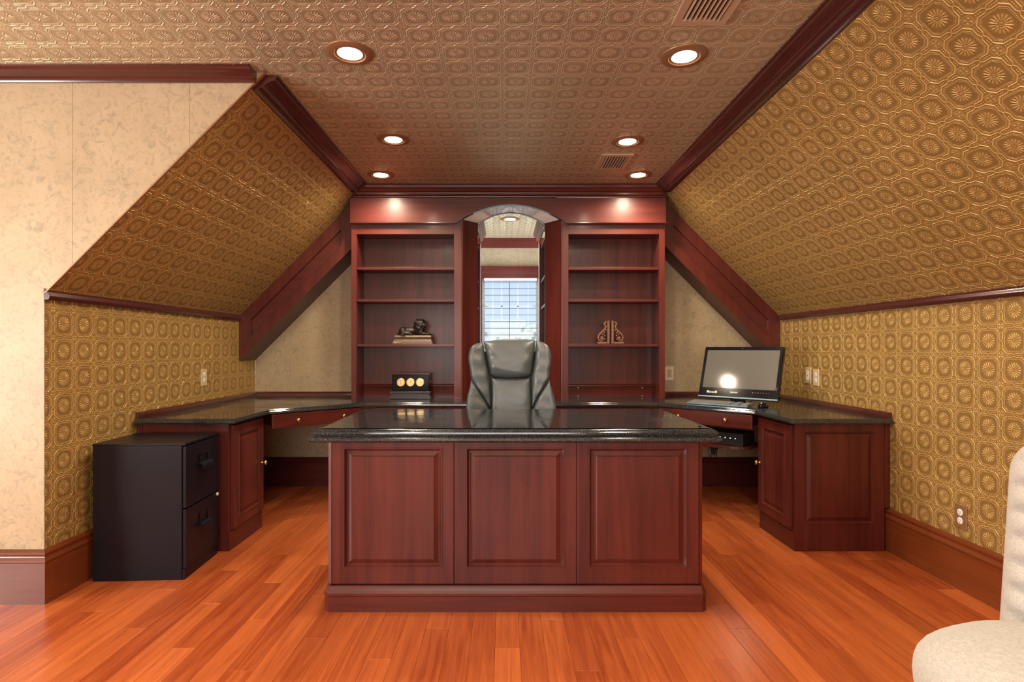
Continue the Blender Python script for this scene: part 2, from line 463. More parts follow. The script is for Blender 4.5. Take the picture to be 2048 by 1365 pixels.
# sloped walls
s2 = math.sqrt(2)
LS = (ZC-ZK)*s2
p = [(XL, YF+0.006, ZK), (XL, YB, ZK), (XcL, YB, ZC), (XcL, YF+0.006, ZC)]
struct(uvplane('wall_slope_left', p, [(0, 0.05), (YB-YF, 0.05), (YB-YF, LS+0.05), (0, LS+0.05)], M_gold, 0.06, (1/s2, 0, -1/s2)))
p = [(XR, RY, ZK), (XR, YB, ZK), (XcR, YB, ZC), (XcR, RY, ZC)]
struct(uvplane('wall_slope_right', p, [(RY, 0.02), (YB, 0.02), (YB, LS+0.02), (RY, LS+0.02)], M_gold, 0.06, (-1/s2, 0, -1/s2)))
# knee walls
p = [(XL, YF+0.006, 0), (XL, YB, 0), (XL, YB, ZK), (XL, YF+0.006, ZK)]
struct(uvplane('wall_left', p, [(q[1]-2.785, q[2]-1.263) for q in p], M_gold, 0.06, (1, 0, 0)))
p = [(XR, RY, 0), (XR, YB, 0), (XR, YB, ZK), (XR, RY, ZK)]
struct(uvplane('wall_right', p, [(q[1]-2.414, q[2]-1.311) for q in p], M_gold, 0.06, (-1, 0, 0)))

def papered(name, poly, seams, y, thick=0.05):
    """wall facing -Y: backing + strips of paper butted at seams; poly = convex [(x,z)]"""
    bm = prism(BM(), [(a, y+0.002, c) for a, c in poly], (0, thick, 0))
    w = struct(obj(name, bm, M_marb))
    xs = [min(a for a, c in poly)] + seams + [max(a for a, c in poly)]
    for a, b_ in zip(xs, xs[1:]):
        bm = prism(BM(), [(q[0], y, q[1]) for q in poly], (0, 0.0018, 0))
        for pl, no in ((a+0.0008, (-1, 0, 0)), (b_-0.0008, (1, 0, 0))):
            g = bm.verts[:]+bm.edges[:]+bm.faces[:]
            r = bmesh.ops.bisect_plane(bm, geom=g, plane_co=(pl, 0, 0), plane_no=no, clear_outer=True)
            ed = [e for e in r['geom_cut'] if isinstance(e, bmesh.types.BMEdge)]
            bmesh.ops.contextual_create(bm, geom=ed)
        obj('wallpaper_strip', bm, M_marb, w)
    return w
papered('wall_front_left', [(RX, 0), (XL, 0), (XL, ZK), (XcL, ZC), (RX, ZC)], [-4.07, -3.54, -3.01, -2.48, -1.946, -1.416], YF, 0.005)
papered('wall_back_left', [(XL, 0), (-1.0, 0), (-1.0, ZC), (XcL, ZC), (XL, ZK)], [-1.78, -1.25], YB)
papered('wall_back_right', [(1.05, 0), (XR, 0), (XR, ZK), (XcR, ZC), (1.05, ZC)], [1.33, 1.865], YB)
# unseen room behind the camera
struct(obj('wall_rear', bx(RX, XR, RY-0.06, RY, 0, ZC), M_marb))
struct(obj('wall_far_left', bx(RX-0.06, RX, RY, YF, 0, ZC), M_marb))
# dormer
struct(obj('wall_dormer_left', bx(DL-0.05, DL, YB+0.05, DY, 0, ZC), M_marb))
struct(obj('wall_dormer_right', bx(DR, DR+0.05, YB+0.05, DY, 0, ZC), M_marb))
WX0, WX1, WZ0, WZ1 = -0.245, 0.405, 0.80, 1.955
bm = BM(); box(bm, DL, WX0, DY, DY+0.12, 0, ZC); box(bm, WX1, DR, DY, DY+0.12, 0, ZC); box(bm, WX0, WX1, DY, DY+0.12, 0, WZ0); box(bm, WX0, WX1, DY, DY+0.12, WZ1, ZC)
M_lav = plain('grey_mauve_paper', (0.36, 0.29, 0.29), 0.6, grain=0.25, gscale=40)
struct(obj('wall_dormer_back', bm, M_marb))

# ------------------------------------------------------------------ trims
crown = [(0, 0), (0.105, 0), (0.105, 0.012), (0.094, 0.018), (0.090, 0.028), (0.075, 0.036), (0.058, 0.050), (0.046, 0.062), (0.040, 0.066), (0.034, 0.078), (0.018, 0.084), (0.014, 0.095), (0, 0.095)]
# crown between slope and ceiling: built in the 135-degree corner
def slope_crown(name, xc, sgn, y0, y1, m0=0, m1=0):
    # profile points: x distance from the corner towards room centre (on ceiling) and down-slope
    pr = [(-0.006, 0.0), (0.050, 0.0), (0.052, -0.010), (0.042, -0.014), (0.040, -0.024), (0.022, -0.030), (0.004, -0.038), (-0.004, -0.046), (-0.010, -0.046), (-0.012, -0.056), (-0.028, -0.060), (-0.036, -0.066), (-0.068, -0.066), (-0.066, -0.060)]
    bm = BM(); sweep(bm, pr, (xc, y0, ZC), (xc, y1, ZC), (-sgn, 0, 0), (0, 0, 1))
    return struct(obj(name, bm, M_trim, smooth=40))
slope_crown('trim_1', XcL, -1, YF+0.02, 4.25)
slope_crown('trim_2', XcR, 1, RY, 4.25)
# crown on the left front wall: profile projects in -Y, drops in z
pr = [(u*0.78, -v*0.50) for u, v in crown]
bm = BM(); sweep(bm, pr, (RX, YF, ZC), (XcL-0.035, YF, ZC), (0, -1, 0), (0, 0, 1)); struct(obj('trim_3', bm, M_trimx, smooth=40))
# gold corner bead closing the edge of the cut wall
bm = BM(); prism(bm, [(XL+0.002, YF-0.004, ZK), (XL+0.008, YF-0.004, ZK-0.002), (XcL+0.006, YF-0.004, ZC-0.002), (XcL-0.002, YF-0.004, ZC)], (0, 0.010, 0)); struct(obj('trim_4', bm, M_trimring))
# small trim along the top of each knee wall
pr = [(0, 0), (0.020, 0.0), (0.026, 0.008), (0.026, 0.020), (0.018, 0.030), (0.018, 0.040), (0.010, 0.048), (0, 0.052)]
bm = BM(); sweep(bm, pr, (XL, YF-0.002, ZK-0.03), (XL, 4.42, ZK-0.03), (1, 0, 0), (0, 0, 1)); struct(obj('trim_5', bm, M_trim, smooth=40))
bm = BM(); sweep(bm, pr, (XR, RY, ZK-0.03), (XR, 4.42, ZK-0.03), (-1, 0, 0), (0, 0, 1)); struct(obj('trim_6', bm, M_trim, smooth=40))
# baseboards
bb = [(0, 0), (0.020, 0), (0.020, 0.185), (0.026, 0.190), (0.026, 0.198), (0.018, 0.206), (0.016, 0.214), (0.022, 0.222), (0.022, 0.230), (0.014, 0.238), (0, 0.242)]
mL0 = lambda u, v: -u
bm = BM(); sweep(bm, bb, (XL, YF, 0), (XL, YB, 0), (1, 0, 0), (0, 0, 1), sh0=mL0); struct(obj('baseboard_left', bm, M_base, smooth=40))
bm = BM(); sweep(bm, bb, (RX, YF, 0), (XL, YF, 0), (0, -1, 0), (0, 0, 1), sh1=lambda u, v: u); struct(obj('baseboard_front', bm, wood('brown_baseboard_across', 0, (0.105, 0.026, 0.010), (0.15, 0.038, 0.014), rough=0.25, lamamt=0, coat=0.3), smooth=40))
bm = BM(); sweep(bm, bb, (XR, RY, 0), (XR, YB, 0), (-1, 0, 0), (0, 0, 1)); struct(obj('baseboard_right', bm, M_base, smooth=40))
bm = BM(); sweep(bm, bb, (XL+0.03, YB, 0), (-1.0, YB, 0), (0, -1, 0), (0, 0, 1)); struct(obj('baseboard_back_left', bm, M_wx, smooth=40))
bm = BM(); sweep(bm, bb, (1.05, YB, 0), (XR-0.03, YB, 0), (0, -1, 0), (0, 0, 1)); struct(obj('baseboard_back_right', bm, M_wx, smooth=40))

# raking beams under the slopes, each with a recessed panel on its face
def raking_beam(name, xw, sgn, xin, yf):
    """xw wall x, xin inner end x; sgn +1 = beam rises towards +x"""
    def P(x, dz, y): return (x, y, ZK + (x-xw)*sgn + dz)     # dz below the slope plane
    H = 0.352
    x0, x1 = xw + sgn*0.002, xin
    y1 = YB-0.002
    bm = BM()
    # outer ring on the face, panel ring, recessed panel
    def ring(xa, xb, ta, tb, y): return [bm.verts.new(P(a, d, y)) for a, d in ((xa, -ta), (xb, -ta), (xb, -tb), (xa, -tb))]
    a0 = sgn*0.085; b0 = -sgn*0.085
    R = [ring(x0, x1, 0.003, H, y1), ring(x0, x1, 0.003, H, yf), ring(x0+a0, x1+b0, 0.115, 0.250, yf),
         ring(x0+a0, x1+b0, 0.115, 0.250, yf-0.004), ring(x0+a0+sgn*0.008, x1+b0-sgn*0.008, 0.121, 0.243, yf-0.004), ring(x0+a0+sgn*0.014, x1+b0-sgn*0.014, 0.127, 0.236, yf+0.014)]
    for a, b_ in zip(R, R[1:]):
        for i in range(4): bm.faces.new((a[i], a[(i+1) % 4], b_[(i+1) % 4], b_[i]))
    bm.faces.new(R[0]); 
    o = struct(obj(name, bm, M_wz))
    bm = BM(); r = ring(x0+a0+sgn*0.014, x1+b0-sgn*0.014, 0.127, 0.236, yf+0.0138) if False else None
    bm.free(); bm = BM()
    pts = [P(q, -d, yf+0.0135) for q, d in ((x0+a0+sgn*0.012, 0.125), (x1+b0-sgn*0.012, 0.125), (x1+b0-sgn*0.012, 0.238), (x0+a0+sgn*0.012, 0.238))]
    prism(bm, pts, (0, 0.01, 0)); obj('inset_panel', bm, M_wx, o)
    return o
raking_beam('trim_7', XL, 1, -1.178, 4.41)
raking_beam('trim_8', XR, -1, 1.247, 4.45)

# ------------------------------------------------------------------ built-in bookcases
YBK = 4.33
ZCT = 0.754
def bookcase(label, x0, x1, xi0, xi1, jamb_side):
    t = thing('bookcase', label, 'bookcase', (0.5*(x0+x1), 4.5, ZCT), 0, 'pair of built-in bookcases')
    cx = 0.5*(x0+x1); L = lambda v: v-cx
    y0, y1 = YBK-4.5, 0.10; yb = 0.06
    zt = 2.30-ZCT; zo = 2.028-ZCT
    # face frame
    for a, b_ in ((x0, xi0), (xi1, x1)):
        obj('stile', bx(L(a), L(b_), y0, y0+0.022, 0, zt), M_wz, t, bevel=0.0015)
    obj('top_rail', bx(L(xi0), L(xi1), y0, y0+0.022, zo, zt), M_wx, t, bevel=0.001)
    for a, b_, inner in ((x0, xi0, jamb_side < 0), (xi1, x1, jamb_side > 0)):
        obj('side_panel', bx(L(a), L(b_), y0+0.0222, 0.07 if inner else 0.195, 0, zt), M_wz, t)
    a, b_ = xi0+0.0005, xi1-0.0005
    obj('back_panel', bx(L(a), L(b_), yb, yb+0.01, 0, zt), M_wz, t)
    obj('top_panel', bx(L(a), L(b_), y0+0.0225, yb, zo+0.005, zo+0.022), M_wx, t)
    for z in (1.777, 1.530, 1.184):
        s = obj('shelf', bx(L(a)+0.001, L(b_)-0.001, y0+0.012, yb-0.001, z-ZCT-0.021, z-ZCT), M_wx, t, bevel=0.001)
        for px_ in (L(a)+0.006, L(b_)-0.006):
            bm = lathe(BM(), [(0.003, 0), (0.004, 0.004), (0.0, 0.006)], frame_to((px_, y0+0.06, z-ZCT-0.0215), (0, 0, -1)), 8)
            obj('shelf_pin', bm, M_brass, s)
    # low moulding at the back of the bottom bay
    pr = [(0, 0), (0.012, 0), (0.012, 0.085), (0.016, 0.090), (0.012, 0.096), (0.016, 0.102), (0.008, 0.108), (0, 0.108)]
    obj('back_moulding', sweep(BM(), pr, (L(a), yb-0.0005, 0), (L(b_), yb-0.0005, 0), (0, -1, 0), (0, 0, 1)), M_wx, t, smooth=40)
    # splayed jamb towards the central opening with an applied bead along its edge
    s = jamb_side; xe = x1 if s > 0 else x0
    j0 = V((L(xe)+s*0.002, y0+0.004, 0)); j1 = V((L(xe)+s*0.108, y0+0.155, 0))
    n = V((-(j1-j0).y*s, (j1-j0).x*s, 0)).normalized()*0.018
    prism_pts = [j0, j1, j1+n, j0+n]
    bm = prism(BM(), prism_pts, (0, 0, zt-0.055)); obj('jamb', bm, M_wz, t)
    bm = BM(); sweep(bm, [(0, 0), (0.010, 0), (0.012, 0.004), (0.008, 0.008), (0.0, 0.009)], (L(xe)-s*0.012, y0, 0.0), (L(xe)-s*0.012, y0, zt-0.19), (s, 0, 0), (0, -1, 0)); obj('edge_bead', bm, M_wz, t, smooth=40)
    if s < 0:
        for px_ in (0.602, 1.120):
            for z in (0.83, 0.765):
                obj('screw', lathe(BM(), [(0.004, 0), (0.004, 0.002), (0, 0.003)], frame_to((L(px_), yb-0.0135, z-ZCT), (0, -1, 0)), 8), M_white, t)
    return t
BL = (-1.172, -0.312); BR = (0.443, 1.243)
bookcase('cherry built-in bookcase holding the lion statue, left of the arched window', BL[0], BL[1], -1.132, -0.381, 1)
bookcase('cherry built-in bookcase holding the scroll bookends, right of the arched window', BR[0], BR[1], 0.500, 1.200, -1)

# arched valance spanning both bookcases with the curved soffit
YV = 4.29; AX = 0.058
t = thing('arched_valance', 'long cherry valance board with a central arch above the bookcases', 'valance', (AX, YV, 2.11))
VX0, VX1 = -1.171, 1.240
zb, zt = 2.112, 2.300
def arch_z(x, half, z0, rise):
    k = min(1.0, abs(x)/half); return z0 + rise*(1-k*k)**0.72 if k < 1 else z0
N = 40; HA = 0.425
pts = [(VX0-AX, 0, zb-2.11)]
for i in range(N+1):
    x = -HA + 2*HA*i/N
    k = abs(x)/HA; pts.append((x, 0, (zb-2.11) + 0.142*(1-k**2.0)))
pts.append((VX1-AX, 0, zb-2.11)); pts += [(VX1-AX, 0, zt-2.11), (VX0-AX, 0, zt-2.11)]
obj('fascia_board', prism(BM(), pts, (0, 0.036, 0)), M_wx, t, bevel=0.0015)
# dark lip line under the board
lip = [(VX0-AX-0.003, -0.004, zb-2.11)] + [(p_[0], -0.004, p_[2]) for p_ in pts[1:-3]] + [(VX1-AX+0.003, -0.004, zb-2.11)]
bm = BM(); ra = [bm.verts.new(p_) for p_ in lip]; rb = [bm.verts.new((p_[0], -0.004, p_[2]-0.007)) for p_ in lip]
rc = [bm.verts.new((p_[0], 0.036, p_[2]-0.007)) for p_ in lip]; rd = [bm.verts.new((p_[0], 0.036, p_[2]-0.0005)) for p_ in lip]
for A, B in ((ra, rb), (rb, rc), (rc, rd), (rd, ra)):
    for i in range(len(lip)-1): bm.faces.new((A[i], A[i+1], B[i+1], B[i]))
obj('lower_lip', bm, M_trimx, t)
# soffit: curved board from the fascia arch back to the inner arch
bm = BM(); M_soff = plain('soffit_daylight_sheen', (0.84, 0.90, 0.94), 0.15, coat=1.0)  # pale cool colour carries the daylight reflected on the wooden soffit
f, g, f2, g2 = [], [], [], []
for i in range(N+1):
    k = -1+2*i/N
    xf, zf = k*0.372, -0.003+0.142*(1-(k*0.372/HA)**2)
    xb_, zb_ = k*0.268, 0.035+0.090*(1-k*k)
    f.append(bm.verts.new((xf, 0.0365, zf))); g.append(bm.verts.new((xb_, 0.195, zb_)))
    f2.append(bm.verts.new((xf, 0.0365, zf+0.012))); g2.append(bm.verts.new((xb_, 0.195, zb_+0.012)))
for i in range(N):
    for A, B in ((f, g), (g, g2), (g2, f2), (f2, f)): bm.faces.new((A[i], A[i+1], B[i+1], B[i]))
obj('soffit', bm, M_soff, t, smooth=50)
# inner arch board behind the soffit, closing up to the ceiling
pts = [(-0.365, 0, -0.02), (-0.268, 0, -0.02)] + [(0.268*(-1+2*i/N), 0, 0.035+0.090*(1-(-1+2*i/N)**2)) for i in range(N+1)] + [(0.268, 0, -0.02), (0.365, 0, -0.02), (0.365, 0, 0.28), (-0.365, 0, 0.28)]
bm = prism(BM(), [(a, 0.212, c) for a, b_, c in pts], (0, 0.03, 0)); obj('inner_arch', bm, M_trimx, t)
# crown above the valance
pr = [(u*0.80+0.0, -v*0.98) for u, v in crown] 
bm = BM(); sweep(bm, [(0,0)]+[(0.060, 0), (0.060, -0.012), (0.052, -0.016), (0.050, -0.030), (0.036, -0.040), (0.030, -0.052), (0.032, -0.058), (0.022, -0.062), (0.018, -0.074), (0.020, -0.082), (0.008, -0.086), (0.006, -0.0945), (0, -0.0945)],
      (XcL+0.02, YV-0.004, ZC), (XcR-0.02, YV-0.004, ZC), (0, -1, 0), (0, 0, 1), sh0=lambda u, v: v*0.9, sh1=lambda u, v: -v*0.55)
struct(obj('trim_9', bm, M_wx, smooth=40))
# wall filling above/behind the bookcases
struct(obj('wall_above_bookcases', bx(-0.98, -0.32, 4.56, 4.60, 2.305, ZC), M_wx)); 

# niche side shelves facing the centre, behind the jambs
def niche(label, xf, s):
    t = thing('niche_shelf_unit', label, 'shelves', (xf, 4.58, 0.0), 0, 'shelf units inside the window niche')
    D = 0.24
    x0, x1 = sorted((0, s*D))
    for a, b_ in ((0.0, 0.022), (0.70, 0.722)):
        obj('side_panel', bx(x0, x1, a, b_, 0, 2.13), M_wz, t)
    bk = s*D; obj('back_panel', bx(min(bk, bk-s*0.012), max(bk, bk-s*0.012), 0.0225, 0.6995, 0, 2.13), M_wz, t)
    for z in (0.10, 0.754, 1.184, 1.530, 1.777, 2.10):
        obj('shelf', bx(min(s*0.012, s*(D-0.013)), max(s*0.012, s*(D-0.013)), 0.0225, 0.6995, z-0.02, z), M_wx, t)
    obj('edge_strip', bx(min(0, -s*0.006), max(0, -s*0.006), 0.690, 0.722, 0, 2.13), M_whitewood, t)['label'] = 'pale edge strip'
    pr = [(u*0.7, v*0.7) for u, v in crown]
    bm = BM(); sweep(bm, [(-u, v) for u, v in ((0, 0), (0.0, 0.09), (0.06, 0.09), (0.052, 0.07), (0.03, 0.05), (0.028, 0.035), (0.012, 0.02), (0.010, 0))], (0, 0.0, 2.131), (0, 0.722, 2.131), (s, 0, 0), (0, 0, 1))
    obj('crown', bm, M_wy, t, smooth=40)
niche('narrow shelf unit inside the window niche, on the left', -0.222, -1)
niche('narrow shelf unit inside the window niche, on the right', 0.338, 1)

# ------------------------------------------------------------------ dormer window
w = struct(empty('window_1', (0, DY, 0)))
WXc = 0.5*(WX0+WX1)
bm = BM(); 
for a in ((WX0, WX0+0.03, WZ0, WZ1), (WX1-0.03, WX1, WZ0, WZ1), (WX0+0.03, WX1-0.03, WZ0, WZ0+0.05), (WX0+0.03, WX1-0.03, WZ1-0.03, WZ1)): box(bm, a[0]+0.001*(a[0] == WX0), a[1], 0.03, 0.08, a[2]+0.001, a[3]-0.001)
box(bm, WX0+0.03, WX1-0.03, 0.035, 0.07, 1.625, 1.64)
box(bm, WX0+0.03, WX1-0.03, 0.03, 0.07, 1.285, 1.335)
obj('window_frame', bm, M_whitewood, w, bevel=0.001)
for mx_ in (-0.022, 0.166):
    obj('muntin', bx(mx_-0.008, mx_+0.008, 0.035, 0.06, WZ0+0.05, WZ1-0.03), M_whitewood, w)
obj('pane', bx(WX0+0.03, WX1-0.03, 0.045, 0.049, WZ0+0.05, WZ1-0.03), M_glass, w)
bm = BM(); box(bm, WX0-0.09, WX0-0.001, -0.02, -0.0005, WZ0-0.02, WZ1); box(bm, WX1+0.001, WX1+0.09, -0.02, -0.0005, WZ0-0.02, WZ1); obj('casing', bm, M_wz, w, bevel=0.002)
obj('sill', bx(WX0-0.11, WX1+0.11, -0.05, -0.0005, WZ0-0.045, WZ0-0.02), M_wx, w, bevel=0.003)
pr = [(0, 0), (0.022, 0), (0.022, 0.085), (0.030, 0.092), (0.030, 0.100), (0.055, 0.118), (0.055, 0.130), (0, 0.130)]
obj('head_casing', sweep(BM(), pr, (WX0-0.11, -0.0005, WZ1+0.0), (WX1+0.11, -0.0005, WZ1+0.0), (0, -1, 0), (0, 0, 1)), M_wx, w)
bm = BM(); sweep(bm, [(u, -v) for u, v in crown], (DL, DY, ZC), (DR, DY, ZC), (0, -1, 0), (0, 0, 1)); struct(obj('trim_10', bm, M_wx, smooth=40))
M_slat = plain('backlit_slat_shade', (0.10, 0.10, 0.11), 0.5)  # white slats coloured dark, their backlit shade put into the paint
t = thing('window_blind', 'venetian blind with open slats coloured dark as if backlit in the dormer window', 'blind', (WXc, DY-0.025, WZ1))
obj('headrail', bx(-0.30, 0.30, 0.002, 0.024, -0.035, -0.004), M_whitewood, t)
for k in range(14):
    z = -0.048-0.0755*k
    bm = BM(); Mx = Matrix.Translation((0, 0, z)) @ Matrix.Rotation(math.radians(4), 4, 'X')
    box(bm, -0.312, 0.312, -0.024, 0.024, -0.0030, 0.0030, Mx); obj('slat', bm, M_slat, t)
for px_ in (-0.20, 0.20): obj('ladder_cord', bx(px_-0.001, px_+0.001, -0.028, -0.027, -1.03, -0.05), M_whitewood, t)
obj('wand', tube(BM(), [(-0.012, -0.034, -0.05), (-0.012, -0.036, -0.70)], 0.0035), M_blackm, t)
# outdoors
struct(obj('ground', bx(-40, 40, 8, 90, -3.2, -3.0), M_grass))
for i, (tx, ty, h_, lb) in enumerate(((-1.6, 30, 5.2, 'tall pale tree outside the window, left pane'), (1.9, 34, 5.9, 'broad pale tree outside the window, middle pane'), (4.6, 31, 5.0, 'lower pale tree outside the window, right pane'))):
    t = thing('tree', lb, 'tree', (tx, ty, -3), 0, 'trees outside the window')
    bm = BM()
    for k in range(26):
        a = random.random()*2*PI; r_ = random.random()**0.5*1.9
        ellip(bm, (r_*math.cos(a), r_*math.sin(a), h_-1.6+random.uniform(-1.2, 1.2)*(1-r_/2.6)), (0.7, 0.7, 0.55), u=8, v=6)
    obj('crown', bm, M_tree, t); obj('trunk', tube(BM(), [(0, 0, 0), (0.1, 0, h_-1.8)], [0.2, 0.12]), M_bark, t)

# ------------------------------------------------------------------ counter
cx0 = 0.0
CT = [(XL+0.003, 3.145), (-1.503, 3.145), (-1.503, 3.62), (-1.008, 4.10), (1.115, 4.10), (1.606, 3.60), (1.606, 3.145), (XR-0.003, 3.145), (XR-0.003, YB-0.003), (0.60, YB-0.003), (0.60, 4.565), (-0.49, 4.565), (-0.49, YB-0.003), (XL+0.003, YB-0.003)]
# keep the bookcases, niche units and counter apart: the counter runs under the bookcases
t = thing('countertop', 'continuous black granite countertop wrapping round the desk below the bookcases', 'countertop', (0, 0, 0))
obj('slab', slab(BM(), CT, [(-0.010, 0.724), (-0.003, 0.726), (0.0, 0.732), (-0.001, 0.740), (-0.005, 0.744), (-0.006, 0.750), (-0.010, ZCT), (-0.014, ZCT)]), M_gran, t)
pr = [(0, 0), (0.020, 0), (0.020, 0.020), (0.014, 0.030), (0.006, 0.034), (0, 0.034)]
obj('backsplash_strip', sweep(BM(), pr, (XL+0.001, 3.17, ZCT+0.0002), (XL+0.001, YB-0.001, ZCT+0.0002), (1, 0, 0), (0, 0, 1)), M_trim, t, smooth=40)
obj('backsplash_strip', sweep(BM(), pr, (XR-0.001, 3.17, ZCT+0.0002), (XR-0.001, YB-0.001, ZCT+0.0002), (-1, 0, 0), (0, 0, 1)), M_trim, t, smooth=40)
obj('backsplash_strip', sweep(BM(), pr, (XL+0.022, YB-0.001, ZCT+0.0002), (BL[0]-0.001, YB-0.001, ZCT+0.0002), (0, -1, 0), (0, 0, 1)), M_trimx, t, smooth=40)
obj('backsplash_strip', sweep(BM(), pr, (BR[1]+0.001, YB-0.001, ZCT+0.0002), (XR-0.022, YB-0.001, ZCT+0.0002), (0, -1, 0), (0, 0, 1)), M_trimx, t, smooth=40)

# base cabinets at the two ends
def base_cabinet(label, xin, xwall, s):
    """s=-1: left cabinet (door faces +x). xin inner face, xwall wall side"""
    t = thing('base_cabinet', label, 'cabinet', (xin, 3.185, 0), 0, 'pair of end base cabinets')
    W_ = abs(xwall-xin); D_ = 0.43
    sg = -1 if s < 0 else 1     # cabinet extends in direction sg
    bw = 0.032                  # stop short of the baseboard below
    x0, x1 = sorted((sg*0.001, sg*(W_-bw)))
    obj('carcass', bx(x0, x1, 0.021, D_, 0, 0.722), M_wz, t, bevel=0.001)
    a, b_ = sorted((0.0, sg*(W_-bw)))
    # end panel facing the camera
    p0 = V((a, 0.0, 0)); panel('end_panel', M_wz, t, p0, (1, 0, 0), (0, -1, 0), b_-a, 0.722, 0.0205, 0.055, bottom=0.155, top=0.045)
    # filler over the baseboard up to the wall
    a, b_ = sorted((sg*(W_-bw+0.001), sg*(W_-0.003)))
    obj('filler_strip', bx(a, b_, 0.0, 0.05, 0.245, 0.722), M_wz, t)
    # door on the inner face
    n = (-sg, 0, 0)
    y0, y1 = 0.022, 0.415
    dr = BM(); dr.free()
    if sg > 0: d = panel('door', M_wz, t, (-0.021, y1, 0.118), (0, -1, 0), n, y1-y0, 0.592, 0.020, 0.055)
    else: d = panel('door', M_wz, t, (0.021, y0, 0.118), (0, 1, 0), n, y1-y0, 0.592, 0.020, 0.055)
    knob(d, (-sg*0.0215, y1-0.028, 0.425), n)
    obj('toe_board', bx(*sorted((-sg*0.0005, -sg*0.004)), 0.0, D_, 0, 0.105), M_wy, t)
    return t
base_cabinet('cherry base cabinet behind the black filing cabinet, door facing the desk', -1.556, XL, -1)
base_cabinet('cherry base cabinet with large raised end panel beside the right wall', 1.650, XR, 1)

# corner desks: drawer apron under the diagonal edge
def corner_drawer(label, pA, pB, knobs):
    """pA near end, pB far end of the counter's diagonal edge"""
    A = V((*pA, 0)); B = V((*pB, 0)); u = (B-A); Lh = u.length; u.normalize()
    n = V((u.y, -u.x, 0))
    if n.y > 0: n = -n
    ang = math.atan2(u.y, u.x)
    t = thing('corner_drawer_unit', label, 'drawer', (A.x, A.y, 0), ang, 'drawer units under the diagonal counter corners')
    # local: x along, outward normal is local -y or +y
    s = -1 if (Matrix.Rotation(-ang, 3, 'Z') @ n).y < 0 else 1
    f = lambda a, b_: tuple(sorted((s*a, s*b_)))
    y = f(-0.035, -0.36)
    obj('apron_box', bx(0.07, Lh-0.03, y[0], y[1], 0.630, 0.7225), M_wx, t)
    d = bx(0.020, Lh-0.02, *f(-0.014, -0.0345), 0.625, 0.718)
    d = obj('drawer_front', d, M_wx, t, bevel=0.004)
    for k in knobs: knob(d, (k*Lh, s*-0.0135, 0.672), (0, s, 0))
    return t
corner_drawer('cherry pencil drawer with two brass knobs, under the left corner of the counter', (-1.503, 3.62), (-1.008, 4.10), (0.27, 0.75))
corner_drawer('cherry pencil drawer with brass knob, under the computer corner of the counter', (1.606, 3.60), (1.115, 4.10), (0.27, 0.75))
# back base cabinets below the bookcases
t = thing('back_base_cabinet', 'long cherry base cabinet run behind the desk, below the bookcases', 'cabinet', (0.055, 4.13, 0))
obj('carcass', bx(-1.0, 1.0, 0.022, 0.40, 0.0, 0.722), M_wz, t)
for k in range(4):
    d = panel('door', M_wz, t, (-0.995+k*0.4985, 0, 0.11), (1, 0, 0), (0, -1, 0), 0.492, 0.44, 0.020, 0.05)
    knob(d, (-0.995+k*0.4985+(0.46 if k % 2 == 0 else 0.03), -0.0005, 0.50), (0, -1, 0))
    d = obj('drawer', bx(-0.995+k*0.4985, -0.995+k*0.4985+0.492, 0, 0.020, 0.56, 0.716), M_wx, t, bevel=0.004)
    knob(d, (-0.995+k*0.4985+0.246, -0.0005, 0.638), (0, -1, 0))

# ------------------------------------------------------------------ executive desk
t = thing('executive_desk', 'large cherry executive desk with black granite top in the middle of the room', 'desk', (0.052, 2.45, 0))
hx = 0.826; y0 = 0.022; yd = 0.74
bm = BM(); CH = 0.022
# pedestals and front board
bodypoly = [(-hx, y0+0.03), (-hx+0.018, y0+0.012), (hx-0.018, y0+0.012), (hx, y0+0.03), (hx, yd), (0.42, yd), (0.42, 0.10), (-0.42, 0.10), (-0.42, yd), (-hx, yd)]
obj('body', slab(BM(), bodypoly, [(0, 0.0), (0, 0.742)]), M_wz, t)
pw = (2*hx-0.036)/3
for k in range(3):
    l = 0.050 if k == 0 else 0.048
    panel('front_panel', M_wz, t, (-hx+0.018+k*pw+0.0008, y0, 0.112), (1, 0, 0), (0, -1, 0), pw-0.0016, 0.629, 0.0115, 0.052, bottom=0.072, top=0.030)
# corner posts beside the panels
for s in (-1, 1):
    xs = sorted((s*(hx-0.018), s*hx))
    pts = [(s*hx, y0+0.029, 0), (s*(hx-0.017), y0+0.011, 0), (s*(hx-0.017), y0+0.0005, 0), (s*(hx-0.003), y0+0.006, 0), (s*(hx+0.002), y0+0.029, 0)]
    obj('corner_moulding', prism(BM(), [V(p_)+V((0, 0, 0.112)) for p_ in pts], (0, 0, 0.629)), M_wz, t)
